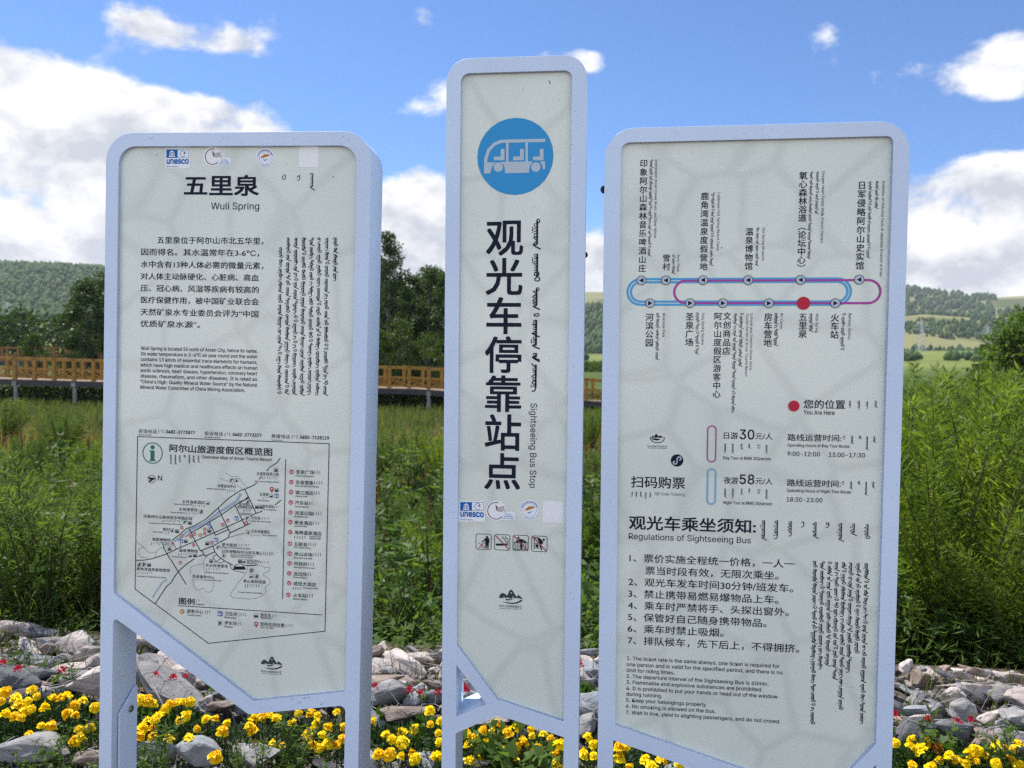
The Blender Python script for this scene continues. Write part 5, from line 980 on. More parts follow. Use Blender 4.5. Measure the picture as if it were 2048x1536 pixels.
n = 70000; Y = np.sqrt(7.5 ** 2 + (24 ** 2 - 7.5 ** 2) * RNG.random(n)); X = (RNG.random(n) * 2 - 1) * (.72 * Y + .3); hh = 1.0 * np.clip(fbm(X, Y, 2.2) - .22, 0, 1) + .05; P = np.stack([X, Y, ground_z(X, Y) + hh * RNG.random(n) ** .8], -1); D = unit(np.stack([RNG.normal(size=n), RNG.normal(size=n), .45 + .5 * RNG.normal(size=n)], -1))
tag(link('undergrowth', leaf_mesh('undergrowth', P, D, unit(np.cross(D, np.array([[0, 0, 1.0]]) + .5 * RNG.normal(size=(n, 3)))), .07 + .09 * RNG.random(n), .025 + .04 * RNG.random(n), np.clip(fbm(X, Y, 1.6) * 1.2 - .1 + .4 * (RNG.random(n) - .5), 0, 1)), None, WEED), 'uneven leafy growth over the middle of the meadow', 'undergrowth', kind='stuff')
LW = Labeller()
for i in range(70):
    px = rnd.uniform(738, 892) if i < 34 else (rnd.uniform(-10, 205) if i < 56 else rnd.uniform(1150, 1202)); y = rnd.uniform(5.5, 14); k = rnd.choice([0, 1, 3, 4, 4, 2]); p = at(px, 900, y); o = weed_at(k, p.x, y, rnd.uniform(1.1, 1.7), '', 'tall_weed', 'tall weeds in the meadow'); LW.put(o, ['pointed-leaved meadow weed', 'narrow-leaved meadow weed', 'broad-leaved meadow weed', 'bushy meadow weed', 'leafy meadow weed'][k], gapname(p.x, y), px)
LW.finish()

# ================================================================== trees, boardwalks, pylons
def tree_parts(seed, H, R, n, leaf, base=.22, bare=0.0, clumps=26):
    """tapered trunk with limbs, and leaf-sized faces gathered in clumps through the crown's volume"""
    g = np.random.default_rng(seed); mb = MB(); mb.tube([(0, 0, 0), (g.normal() * .1, g.normal() * .1, H * .45), (g.normal() * .2, g.normal() * .2, H * .93)], H * .016 + .03, .02, 7); P = []
    for k in range(clumps):
        t = base + (1 - base) * (k + .5) / clumps; a = k * 2.4 + g.random(); rr = R * (math.sin(math.pi * min(1, (t - base) / (1 - base) * .85 + .15)) ** .7) * (.45 + .6 * g.random()); c = np.array([math.cos(a) * rr, math.sin(a) * rr, H * t + .1 * R * g.normal()])
        mb.tube([(0, 0, max(.1, c[2] - .5 * rr - .2)), tuple(c * np.array([.5, .5, 1]) - np.array([0, 0, .12 * rr])), tuple(c)], .02 + .006 * H * (1 - t), .01, 4)
        m = int(n / clumps); q = g.normal(size=(m, 3)); q = unit(q) * (g.random((m, 1)) ** .45) * np.array([1, 1, .72]) * R * (.30 + .16 * g.random()) ; P.append(c + q)
    P = np.concatenate(P); m = len(P); D = unit(g.normal(size=(m, 3)) + np.array([0, 0, -.3])); N = unit(np.cross(D, unit(g.normal(size=(m, 3)))))
    return mb.mesh('trunk'), leaf_mesh('crown', P, D, N, leaf * (.7 + .6 * g.random(m)), leaf * (.45 + .3 * g.random(m)), np.clip(.5 * fbm(P[:, 0] + P[:, 1], P[:, 2], .8) + .5 * g.random(m), 0, 1))
def tree(px, py_top, Y, R, label, seed, mleaf=TREE, bark=BARK, n=7000, leaf=.2, base=.2, name='tree', cat='tree', group='trees beyond the boardwalk', clumps=28):
    p = at(px, py_top, Y); z0 = gz(p.x, Y) - .1; tr, cr = tree_parts(seed, p.z - z0, R, n, leaf, base, clumps=clumps); r = empty(name, (p.x, Y, z0)); tag(r, label, cat, group); link('trunk', tr, r, bark); link('crown', cr, r, mleaf); return r
tree(172, 572, 60, 2.2, 'dark broadleaf tree at the left edge of the information board, beyond the boardwalk', 31, n=9000, leaf=.24, base=.05)
tree(218, 548, 64, 2.4, 'taller dark tree partly hidden by the information board', 32, n=7000, leaf=.24, base=.08)
tree(778, 468, 50, 1.7, 'tall airy-topped tree right beside the information board', 33, n=9000, leaf=.18, base=.05, clumps=36)
tree(840, 590, 59, 2.4, 'broad dark tree filling the gap behind the slimmer ones', 45, n=10000, leaf=.24, base=.02); tree(790, 575, 58, 2.3, 'broad dark tree behind the airy-topped one', 46, n=10000, leaf=.24, base=.02)
tree(722, 500, 55, 2.2, 'dark tree hidden mostly behind the information board\'s right side', 34, n=6000, base=.08)
tree(826, 560, 56, 1.7, 'dark leafy tree in the middle of the gap between two signs', 35, n=8000, base=.03)
tree(862, 536, 54, 1.5, 'slim tree with a ragged top near the bus stop sign', 36, n=6500, leaf=.17, base=.05, clumps=30)
tree(893, 546, 52, 1.3, 'tree with a pale birch trunk next to the bus stop sign', 37, bark=BIRCH, n=4200, base=.30)
tree(866, 556, 61, 2.9, 'dense dark tree closing the gap beside the bus stop sign', 47, n=13000, leaf=.26, base=.02); tree(770, 545, 62, 2.9, 'dense dark tree rising beside the information board', 48, n=13000, leaf=.26, base=.02)
tree(950, 520, 60, 2.2, 'tree behind the bus stop sign', 38, n=4500)
tree(800, 648, 45, 1.5, 'light green rounded bush before the dark trees', 39, TREEL, n=5000, leaf=.14, base=.02, name='bush', cat='bush', group='bushes beyond the boardwalk'); tree(858, 676, 44.5, 1.4, 'low fresh green bush touching the boardwalk rail by the bus stop sign', 40, TREEL, n=4500, leaf=.14, base=.02, name='bush', cat='bush', group='bushes beyond the boardwalk')
tree(765, 668, 44, 1.1, 'green bush at the boardwalk rail beside the information board', 44, TREEL, n=3500, leaf=.14, base=.02, name='bush', cat='bush', group='bushes beyond the boardwalk')
tree(66, 668, 46, .95, 'rounded green bush behind the boardwalk at far left', 41, TREEL, n=4000, leaf=.13, base=.02, name='bush', cat='bush', group='bushes beyond the boardwalk')
tree(2052, 640, 15, 1.0, 'dark rounded bush rising behind the willow shoots at the picture edge', 42, WILLOWD, n=14000, leaf=.10, base=.02, name='bush', cat='bush', group='bushes beyond the willow shrubs', clumps=40)
tree(1985, 700, 16, .6, 'smaller dark bush to the left of the big rounded one', 43, WILLOWD, n=6000, leaf=.10, base=.02, name='bush', cat='bush', group='bushes beyond the willow shrubs')
n = 520; T = -.8 + .52 * RNG.random(n); Y = 100 + 22 * RNG.random(n); H = 5.4 + 2.4 * RNG.random(n)
# dark belt of thicket: leaf masses of many stems
V = []; P = np.repeat(np.stack([T * Y, Y, ground_z(T * Y, Y)], -1), 34, 0); h = np.repeat(H, 34); P = P + np.stack([RNG.normal(size=len(P)) * .8, RNG.normal(size=len(P)) * .8, h * RNG.random(len(P)) ** .8], -1); D = rand_dirs(len(P))
tag(link('treeline', leaf_mesh('treeline', P, D, side_of(D), .55 + .4 * RNG.random(len(P)), .35 + .2 * RNG.random(len(P)), RNG.random(len(P)) * .5), None, TREE), 'dark belt of thicket beyond the boardwalk at far left', 'thicket', kind='stuff')
n = 300; T = .02 + .2 * RNG.random(n); Y = 130 + 30 * RNG.random(n); P = np.repeat(np.stack([T * Y, Y, ground_z(T * Y, Y)], -1), 30, 0); P = P + np.stack([RNG.normal(size=len(P)), RNG.normal(size=len(P)), 1.6 * RNG.random(len(P))], -1); D = rand_dirs(len(P))
tag(link('shrubbery', leaf_mesh('shrubbery', P, D, side_of(D), .4 + .3 * RNG.random(len(P)), .3 + .2 * RNG.random(len(P)), RNG.random(len(P))), None, TREEL), 'low pale shrubbery along the field between the two signs', 'shrubbery', kind='stuff')

WOOD = mat('golden_brown_timber', (.37, .19, .027), .6, var=.35, scale=5, bump=.1, bscale=40); WOODD = mat('weathered_timber', (.30, .145, .05), .7, var=.4, scale=4); DECKM = mat('pale_deck_boards', (.36, .27, .20), .8, var=.3, scale=9); STEELD = mat('dark_steel_beam', (.04, .04, .044), .6, var=.3, scale=4); CONC = mat('concrete_pile', (.30, .29, .28), .85, var=.3, scale=4)
def boardwalk(knots, Y, width, span, label, wood, deck_part=True, rail_h=1.08, both=True, under=True):
    px = [k[0] for k in knots]; pts = [at(k[0], k[1], Y) for k in knots]; root = empty('boardwalk', tuple((pts[0] + pts[-1]) / 2)); tag(root, label, 'boardwalk', 'timber boardwalks over the wetland'); O = root.location.copy()
    xs = [p.x for p in pts]; zs = [p.z for p in pts]; Z = lambda x: float(np.interp(x, xs, zs)); x0, x1 = xs[0], xs[-1]; n = int((x1 - x0) / span); V = lambda x, y, z: Vector((x, y, z)) - O
    if deck_part:
        d = MB(); s_ = MB(); 
        for i in range(n * 6): a = x0 + (x1 - x0) * i / (n * 6); b = x0 + (x1 - x0) * (i + .93) / (n * 6); d.bar(V(a, Y + width / 2, Z(a)), V(b, Y + width / 2, Z(b)), width, .05)
        d.build('deck', DECKM, root)
        for y in (Y + .04, Y + width - .04):
            for i in range(n): a, b = x0 + (x1 - x0) * i / n, x0 + (x1 - x0) * (i + 1) / n; s_.bar(V(a, y, Z(a) - .17), V(b, y, Z(b) - .17), .08, .26)
        s_.build('beam', STEELD, root)
    k = 0
    for i in range(0, n + 1, 3):
        if not under: break
        x = x0 + (x1 - x0) * i / n
        for y in (Y + .12, Y + width - .12):
            q = MB(); z = gz(x, y); q.tube([V(x, y, z - .2), V(x, y, Z(x) - .30)], .10, .10, 8); q.box(V(x, y - .12, Z(x) - .19), (.22, .06, .22)); q.build('pile', CONC, root)
    for side, y in ((0, Y + .06), (1, Y + width - .06)):
        if side and not both: break
        off = .5 * side; tr = MB(); mr = MB(); lt = MB(); S = [x0 + (x1 - x0) * (i + off) / n for i in range(n + (1 - side))]
        for a, b in zip(S, S[1:]):
            m = (a + b) / 2
            tr.bar(V(a - .04, y, Z(a) + rail_h), V(b + .04, y, Z(b) + rail_h), .14, .13); mr.bar(V(a, y, Z(a) + rail_h * .52), V(b, y, Z(b) + rail_h * .52), .05, .06); mr.bar(V(a, y, Z(a) + .12), V(b, y, Z(b) + .12), .05, .06)
            lt.bar(V(a + .05, y, Z(a) + .14), V(b - .05, y, Z(b) + rail_h * .5), .03, .045); lt.bar(V(a + .05, y + .032, Z(a) + rail_h * .5), V(b - .05, y + .032, Z(b) + .14), .03, .045); lt.bar(V(m, y, Z(m) + .14), V(m, y, Z(m) + rail_h * .5), .03, .04)
        tr.build('handrail', wood, root); mr.build('rail', wood, root); lt.build('lattice', wood, root)
        for x in S: q = MB(); q.box(V(x, y, Z(x) + rail_h * .5), (.17, .17, rail_h)); q.box(V(x, y, Z(x) + rail_h + .07), (.19, .19, .05)); q.build('post', wood, root)
    return root
boardwalk([(-90, 755), (0, 758), (205, 764), (500, 770), (830, 778), (1180, 802), (1330, 812)], 40, 1.9, 1.0, 'golden timber boardwalk with lattice railings crossing the meadow behind the signs', WOOD)
boardwalk([(-60, 722), (100, 722), (260, 725)], 66, 1.8, 1.35, 'darker brown timber boardwalk farther off, showing above the nearer rail', WOODD, under=True, rail_h=1.15)
n = 26000; P = np.stack([-32 + 48 * RNG.random(n), 40.2 + 4.5 * RNG.random(n), np.zeros(n)], -1); P[:, 2] = ground_z(P[:, 0], P[:, 1]) + RNG.random(n) * .8; D = rand_dirs(n)  # leaf mass added to darken the open gap beneath the deck
tag(link('undergrowth', leaf_mesh('undergrowth', P, D, side_of(D), .16 + .14 * RNG.random(n), .08 + .08 * RNG.random(n), RNG.random(n)), None, TREE), 'dark undergrowth added to deepen the shadow below the boardwalk deck', 'undergrowth', kind='stuff')
GALV = mat('pylon_steel', (.55, .57, .60), .5, var=.1)
def pylon(px, yt, yb, Y, label):
    p = at(px, yb, Y); h = at(px, yt, Y).z - p.z; q = MB(); w = h * .13; r = empty('pylon', (p.x, Y, p.z)); tag(r, label, 'pylon', 'power pylons in the far field'); t = .10 + Y * .00028
    for sx in (-1, 1):
        for sy in (-1, 1): q.bar((sx * w, sy * w, -2), (sx * w * .2, sy * w * .2, h * .72), t); q.bar((sx * w * .2, sy * w * .2, h * .72), (0, 0, h), t)
    for k in range(5):
        a, b = k / 5 * .72, (k + 1) / 5 * .72; wa, wb = w * (1 - .8 * a / .72), w * (1 - .8 * b / .72)
        for sy in (-1, 1): q.bar((-wa, sy * wa, a * h), (wb, sy * wb, b * h), t * .6); q.bar((wa, sy * wa, a * h), (-wb, sy * wb, b * h), t * .6)
    q.build('mast', GALV, r); q = MB()
    for z, l in ((.70, .30), (.82, .24), (.93, .15)): q.bar((-l * h, 0, z * h), (l * h, 0, z * h), t); q.bar((-l * h, 0, z * h), (0, 0, (z + .06) * h), t * .6); q.bar((l * h, 0, z * h), (0, 0, (z + .06) * h), t * .6)
    q.build('crossarm', GALV, r)
pylon(15, 604, 640, 480, 'white lattice pylon at the far left below the forested hill'); pylon(1842, 640, 702, 420, 'lattice pylon in the field beside the route sign'); pylon(1974, 652, 700, 470, 'paler lattice pylon above the dark bushes at right')

# ================================================================== the stone bank
def rock_material(name, a, b_, c):
    m = bpy.data.materials.new(name); m.use_nodes = True; t = m.node_tree; b = t.nodes['Principled BSDF']; L = t.links.new; b.inputs['Roughness'].default_value = .8; b.inputs['Specular IOR Level'].default_value = .3
    g = t.nodes.new('ShaderNodeTexCoord'); oi = t.nodes.new('ShaderNodeObjectInfo'); mp = t.nodes.new('ShaderNodeVectorMath'); mp.operation = 'ADD'; L(g.outputs['Object'], mp.inputs[0]); L(oi.outputs['Location'], mp.inputs[1])
    n = t.nodes.new('ShaderNodeTexNoise'); n.inputs['Scale'].default_value = 2.1; n.inputs['Detail'].default_value = 10; n.inputs['Roughness'].default_value = .65; L(mp.outputs[0], n.inputs['Vector'])
    r = t.nodes.new('ShaderNodeValToRGB'); e = r.color_ramp.elements; e[0].position = .28; e[0].color = (*a, 1); e[1].position = .72; e[1].color = (*c, 1); e2 = e.new(.5); e2.color = (*b_, 1); L(n.outputs['Fac'], r.inputs[0])
    w = t.nodes.new('ShaderNodeTexNoise'); w.inputs['Scale'].default_value = 9; w.inputs['Detail'].default_value = 8; w.inputs['Roughness'].default_value = .7; L(mp.outputs[0], w.inputs['Vector']); u = t.nodes.new('ShaderNodeBump'); u.inputs['Strength'].default_value = .42; u.inputs['Distance'].default_value = .12; L(w.outputs['Fac'], u.inputs['Height']); L(u.outputs[0], b.inputs['Normal'])
    v = t.nodes.new('ShaderNodeMixRGB'); v.blend_type = 'MULTIPLY'; v.inputs[0].default_value = 1; vr = t.nodes.new('ShaderNodeMapRange'); vr.inputs['To Min'].default_value = .75; vr.inputs['To Max'].default_value = 1.2; L(oi.outputs['Random'], vr.inputs['Value']); L(r.outputs[0], v.inputs[1]); L(vr.outputs[0], v.inputs[2]); L(v.outputs[0], b.inputs['Base Color']); return m
RM = {'pale pinkish': rock_material('pale_pinkish_stone', (.34, .275, .25), (.53, .455, .42), (.66, .60, .56)), 'grey': rock_material('grey_stone', (.16, .155, .155), (.28, .27, .265), (.42, .405, .39)), 'dark slate': rock_material('dark_slate', (.07, .075, .085), (.14, .145, .155), (.24, .245, .255)), 'blue-grey': rock_material('blue_grey_stone', (.17, .185, .20), (.30, .32, .34), (.46, .475, .49)), 'brown': rock_material('brown_stone', (.14, .10, .08), (.27, .205, .17), (.42, .345, .29))}
def rock_mesh(seed):
    g = random.Random(seed); b = bmesh.new()
    for k in range(g.choice([11, 14, 18])):
        v = Vector((g.gauss(0, 1), g.gauss(0, 1), g.gauss(0, 1))).normalized() * g.uniform(.8, 1.0); b.verts.new((v.x, v.y * g.uniform(.85, 1), v.z))
    bmesh.ops.convex_hull(b, input=b.verts[:]); bmesh.ops.delete(b, geom=[v for v in b.verts if not v.link_faces], context='VERTS')
    bmesh.ops.bevel(b, geom=b.edges[:], offset=.07, segments=1, affect='EDGES', profile=.5); bmesh.ops.triangulate(b, faces=b.faces[:]); bmesh.ops.subdivide_edges(b, edges=[e for e in b.edges if e.calc_length() > .35], cuts=1); bmesh.ops.triangulate(b, faces=b.faces[:])
    for v in b.verts: v.co += v.co.normalized() * (mnoise.noise(v.co * 2.2 + Vector((seed * 3.1, 0, 0))) * .13)
    bmesh.ops.recalc_face_normals(b, faces=b.faces[:]); me = bpy.data.meshes.new('rock'); b.to_mesh(me); b.free(); return me
RMESH = [rock_mesh(100 + i) for i in range(14)]; RCACHE = {}; ROCKS = []; placed = []
SIGNBOX = [[(211, 262), (742, 262), (690, 1400), (506, 1415), (223, 1195)], [(893, 110), (1175, 110), (1157, 1440), (995, 1405), (883, 1300)], [(1210, 250), (1819, 245), (1784, 1560), (1196, 1455)]]
LEGS = [(198, 226), (688, 742), (883, 912), (1127, 1157), (1194, 1228), (1752, 1786)]
def inside(P, x, y):
    r = False; n = len(P)
    for i in range(n):
        (x1, y1), (x2, y2) = P[i], P[(i + 1) % n]
        if (y1 > y) != (y2 > y) and x < (x2 - x1) * (y - y1) / (y2 - y1) + x1: r = not r
    return r
def seen(p, rad):
    x, y = proj(p); k = rad * F_PX / max(.5, p[1])
    if x < -k or x > 2048 + k or y > 1536 + k: return False
    pts = [(x, y), (x - k, y), (x + k, y), (x, y - k), (x, y + k)]
    return any(not any(inside(P, a, b) for P in SIGNBOX) and not any(l < a < r for l, r in LEGS) for a, b in pts)
HIDDEN_V = []; HIDDEN_F = []; ROWNAME = {}
ROWX = {'crest row': 'top row', 'middle row': 'middle row', 'front row': 'front row'}
LR = Labeller()
def rock(x, y, z, rad, kind, row, flat=.6, elong=1.3):
    for (a, b_, c, r) in placed:
        if (a - x) ** 2 + (b_ - y) ** 2 < (.47 * (r + rad)) ** 2 and abs(c - z) < .5 * (r + rad): return
    placed.append((x, y, z, rad)); i = rnd.randrange(len(RMESH)); sc = Vector((rad * elong, rad * rnd.uniform(.75, 1.0), rad * flat * rnd.uniform(.75, 1.2))); rot = (rnd.uniform(-.35, .35), rnd.uniform(-.35, .35), rnd.uniform(-.9, .9))
    from mathutils import Euler
    M = Matrix.Translation((x, y, z)) @ Euler(rot).to_matrix().to_4x4() @ Matrix.Diagonal((*sc, 1)); me = RMESH[i]; base = len(HIDDEN_V) if False else 0
    vs = [M @ v.co for v in me.vertices]; ROCKS.append((vs, [tuple(p.vertices) for p in me.polygons]))
    if not seen((x, y, z), rad * .8):
        b0 = len(HIDDEN_V); HIDDEN_V.extend(tuple(v) for v in vs); HIDDEN_F.extend(tuple(b0 + q for q in p) for p in ROCKS[-1][1]); return
    if (i, kind) not in RCACHE: c = me.copy(); c.materials.append(RM[kind]); RCACHE[(i, kind)] = c
    o = bpy.data.objects.new('rock', RCACHE[(i, kind)]); col.objects.link(o); o.matrix_world = M; tag(o, None, 'rock', 'rocks of the stone bank')
    size = 'large ' if rad > .125 else ('small ' if rad < .06 else '')
    shape = 'flat ' if flat < .45 else ''
    LR.put(o, f'{size}{shape}{kind} rock', ROWX[row] + ' ' + gapname(x, y, z), proj((x, y, z))[0])
    return o
# a few that stand out in the photograph: pixel, distance, radius, kind
for px, py, Y, r, kind, row, fl in ((150, 1297, 3.92, .145, 'pale pinkish', 'crest row', .62), (70, 1300, 3.9, .11, 'pale pinkish', 'crest row', .55), (20, 1302, 3.95, .09, 'pale pinkish', 'crest row', .6), (310, 1290, 3.9, .15, 'pale pinkish', 'crest row', .7), (345, 1330, 3.75, .10, 'pale pinkish', 'crest row', .7),
        (365, 1383, 3.42, .24, 'grey', 'middle row', .42), (20, 1360, 3.45, .16, 'dark slate', 'middle row', .6), (195, 1368, 3.42, .12, 'pale pinkish', 'middle row', .7), (785, 1325, 3.9, .115, 'pale pinkish', 'crest row', .55), (850, 1327, 3.88, .10, 'pale pinkish', 'crest row', .55), (790, 1395, 3.42, .13, 'grey', 'middle row', .75), (832, 1402, 3.4, .07, 'blue-grey', 'middle row', .7),
        (1178, 1350, 3.75, .12, 'blue-grey', 'crest row', .7), (1182, 1412, 3.4, .13, 'blue-grey', 'middle row', .8), (1850, 1392, 3.62, .155, 'blue-grey', 'crest row', .26), (1850, 1372, 3.85, .14, 'pale pinkish', 'crest row', .5), (1940, 1376, 3.85, .15, 'pale pinkish', 'crest row', .6), (1985, 1410, 3.7, .14, 'pale pinkish', 'crest row', .5), (2035, 1380, 3.85, .12, 'pale pinkish', 'crest row', .6),
        (1830, 1445, 3.42, .14, 'pale pinkish', 'middle row', .55), (1890, 1468, 3.33, .11, 'grey', 'middle row', .7), (1975, 1455, 3.4, .17, 'grey', 'middle row', .5), (2040, 1460, 3.4, .10, 'grey', 'middle row', .7),
        (70, 1500, 2.72, .19, 'grey', 'front row', .45), (400, 1508, 2.72, .095, 'blue-grey', 'front row', .7), (300, 1500, 2.74, .11, 'blue-grey', 'front row', .6), (510, 1510, 2.74, .11, 'grey', 'front row', .55), (645, 1527, 2.68, .05, 'pale pinkish', 'front row', .8), (955, 1528, 2.72, .085, 'pale pinkish', 'front row', .5), (735, 1530, 2.7, .07, 'blue-grey', 'front row', .6), (855, 1525, 2.75, .09, 'blue-grey', 'front row', .6), (185, 1520, 2.66, .10, 'brown', 'front row', .5)):
    p = at(px, py, Y - .16 if Y > 3 else Y); rock(p.x, p.y, p.z + .01, .95 * r, kind, row, fl * .8, 1.3)
for n, y0, y1, r0, r1, row, kinds, zb in ((460, 3.38, 3.80, .05, .115, 'crest row', ['pale pinkish'] * 5 + ['grey', 'brown', 'grey', 'blue-grey'], .005), (400, 3.08, 3.32, .045, .115, 'middle row', ['grey'] * 4 + ['dark slate'] * 2 + ['blue-grey', 'brown', 'brown', 'pale pinkish'], .03), (200, 2.42, 2.76, .06, .15, 'front row', ['grey'] * 3 + ['blue-grey', 'blue-grey', 'brown', 'pale pinkish'], .01),
        (330, 3.12, 3.78, .028, .055, 'x', ['pale pinkish', 'grey', 'brown', 'blue-grey', 'dark slate'], .05), (60, 2.45, 2.8, .025, .05, 'front row', ['pale pinkish', 'grey', 'brown', 'blue-grey'], .01)):
    for i in range(n):
        y = rnd.uniform(y0, y1); x = rnd.uniform(-.74 * y, .74 * y); yr = y; y = y - (.07 * x if y > 3 else .04 * x); r = rnd.uniform(r0, r1); rw = ('crest row' if yr > 3.4 else 'middle row') if row == 'x' else row
        rock(x, y, gz(x, y) + zb + r * .25 + (.05 if rw == 'middle row' and row != 'x' else 0), r, rnd.choice(kinds), rw, rnd.choice([.4, .6, .7, .85]), rnd.uniform(1.1, 1.9))
LR.finish(); print('rocks seen', len(LR.items), 'all', len(placed))
# rubble and pebbles packed between the rocks, and the rocks the signs hide
for i in range(2600):
    y = rnd.choice([rnd.uniform(3.05, 3.8), rnd.uniform(3.05, 3.8), rnd.uniform(2.38, 2.8)]); x = rnd.uniform(-.74 * y, .74 * y); y -= .07 * x if y > 3 else .04 * x; r = rnd.uniform(.008, .028); M = Matrix.Translation((x, y, gz(x, y) + r * .4 + rnd.uniform(0, .03))) @ Matrix.Rotation(rnd.uniform(0, 6), 4, Vector((rnd.random(), rnd.random(), 1)).normalized()) @ Matrix.Diagonal((r * 1.3, r, r * .7, 1)); me = RMESH[i % 14]; b0 = len(HIDDEN_V)
    HIDDEN_V.extend(tuple(M @ v.co) for v in me.vertices); HIDDEN_F.extend(tuple(b0 + q for q in p.vertices) for p in me.polygons)
me = bpy.data.meshes.new('stone_rubble'); me.from_pydata(HIDDEN_V, [], HIDDEN_F); me.update(); tag(link('stone_rubble', me, None, mat('mixed_rubble', (.34, .29, .26), .85, colour2=(.10, .095, .09), scale=14, bump=.3, bscale=60)), 'small rubble packed between the rocks of the bank', 'rubble', kind='stuff')

# wire netting drawn tight over the stones
BV = []; BF = []
for vs, fs in ROCKS: b0 = len(BV); BV.extend(vs); BF.extend(tuple(b0 + q for q in p) for p in fs)
bvh = BVHTree.FromPolygons(BV, BF)
def top_at(x, y):
    h = bvh.ray_cast(Vector((x, y, 3)), Vector((0, 0, -1))); return h[0].z if h[0] is not None else gz(x, y) + .01
WIRE = mat('galvanised_wire', (.26, .265, .275), .65, spec=.2)
def netting(y0, y1, label):
    q = MB(); a = .058; hx, hy = a * 1.732, a * 1.5; nodes = {}
    def node(x, y):
        k = (round(x, 3), round(y, 3))
        if k not in nodes: zz = max(top_at(x, y), top_at(x + .02, y), top_at(x - .02, y), top_at(x, y - .02)); nodes[k] = Vector((x, y, zz + .004))
        return nodes[k]
    for r in range(int((y1 - y0) / hy)):
        y = y0 + r * hy; w = .74 * y; sk = .07 if y0 > 3 else .04
        for c in range(int(-w / hx), int(w / hx)):
            cx = c * hx + (hx / 2 if r % 2 else 0); jx = lambda k: .006 * math.sin(k * 12.9 + cx * 78 + y * 37)
            P = [(u_, v_ - sk * u_) for u_, v_ in ((cx - hx / 2, y - a / 2), (cx, y - a), (cx + hx / 2, y - a / 2), (cx + hx / 2, y + a / 2))]
            if not seen((cx, y - sk * cx, .1), .06): continue
            for s, e in ((0, 1), (1, 2), (2, 3)):
                A, B_ = node(*P[s]), node(*P[e]); mid = (A + B_) / 2; mid.z = max(mid.z, top_at(mid.x, mid.y) + .004); q.tube([A, mid, B_], .0013, .0013, 3)
    tag(q.build('wire_netting', WIRE, None), label, 'netting', 'wire netting of the stone bank')
netting(3.1, 3.36, 'thin wire netting stretched over the middle row of stones'); netting(2.44, 2.78, 'thin wire netting over the front row of stones before the marigolds'); netting(3.42, 3.72, 'thin wire netting over the pale top row of stones')

# ================================================================== flowers
def petal_mat(name, a, b_):
    m = leaf_mat(name, a, b_, .25, .55); return m
YEL = petal_mat('marigold_petal', (.90, .66, .004), (.95, .76, .010)); ORG = petal_mat('marigold_heart', (.86, .52, .003), (.92, .64, .004)); REDP = petal_mat('begonia_petal', (.36, .012, .04), (.52, .035, .09)); FOL = leaf_mat('marigold_leaf', (.012, .035, .008), (.04, .085, .02)); BEGL = leaf_mat('begonia_leaf', (.03, .075, .015), (.07, .14, .03)); DRYF = petal_mat('withered_flower', (.22, .07, .01), (.34, .13, .015))
def flower_head(seed, R=.027):
    """ruffled double head: three rings of broad wavy petals round a crested heart"""
    g = np.random.default_rng(seed); V = []; F = []; rv = []
    for ring, (n, r1, lift, w) in enumerate(((9, R, .0, .021), (8, R * .78, .006, .018), (6, R * .5, .010, .013))):
        for k in range(n):
            a = (k + .5 * ring + .25 * g.normal()) * 2 * math.pi / n; r = r1 * (.86 + .25 * g.random()); d = np.array([math.cos(a), math.sin(a), 0]); s_ = np.array([-d[1], d[0], 0]); z = lift + .003 * g.normal(); b0 = len(V)
            droop = -.006 * (2 - ring) + .003 * g.normal()
            V += [d * .002 + [0, 0, lift * .6], d * r * .55 + s_ * w * .42 + [0, 0, z + .004], d * r * .95 + s_ * w * .5 + [0, 0, z + droop + .002 * g.normal()], d * r * 1.04 + [0, 0, z + droop + .002], d * r * .95 - s_ * w * .5 + [0, 0, z + droop + .002 * g.normal()], d * r * .55 - s_ * w * .42 + [0, 0, z + .004]]
            F += [(b0, b0 + 1, b0 + 2, b0 + 3), (b0, b0 + 3, b0 + 4, b0 + 5)]; q = g.random() * (1 - .28 * ring); rv += [q * .6, q, min(1, q + .3), min(1, q + .3), min(1, q + .3), q]
    for k in range(14):
        a = g.random() * 6.28; r = .007 * g.random(); b0 = len(V); p = np.array([r * math.cos(a), r * math.sin(a), .014 + .004 * g.random()]); e = rand_dirs(1)[0] * .005; f_ = rand_dirs(1)[0] * .004
        V += [p, p + e, p + e + f_, p + f_]; F.append((b0, b0 + 1, b0 + 2, b0 + 3)); rv += [.0] * 4
    return mesh_np('flower_head', np.array(V), np.array(F), 4, np.clip(rv, 0, 1))
HEADS = [flower_head(50 + i, .0225 + .002 * (i % 3)) for i in range(6)]
for m_ in HEADS: m_.materials.append(YEL)
DHEAD = flower_head(70, .015); DHEAD.materials.append(DRYF)
OHEAD = [h.copy() for h in HEADS[:3]]
for m_ in OHEAD: m_.materials.clear(); m_.materials.append(ORG)
def clump(seed, R, H, n, ll, lw):
    g = np.random.default_rng(seed); a = g.random(n) * 6.28; r = R * np.sqrt(g.random(n)); z = H * (1 - .5 * (r / R) ** 2) * g.random(n) ** .7; P = np.stack([r * np.cos(a), r * np.sin(a), z], -1); D = unit(np.stack([np.cos(a) * .8 + g.normal(size=n) * .6, np.sin(a) * .8 + g.normal(size=n) * .6, .5 + .4 * g.normal(size=n)], -1)); N = unit(np.cross(D, np.array([[0, 0, 1.0]]) + .5 * g.normal(size=(n, 3))))
    return leaf_mesh('foliage', P, D, N, ll * (.6 + .7 * g.random(n)), lw * (.6 + .6 * g.random(n)), g.random(n))
FCL = [clump(80 + i, .145, .165, 1500, .026, .007) for i in range(4)]; BCL = [clump(90 + i, .085, .09, 260, .035, .028) for i in range(3)]
for m_ in FCL: m_.materials.append(FOL)
for m_ in BCL: m_.materials.append(BEGL)
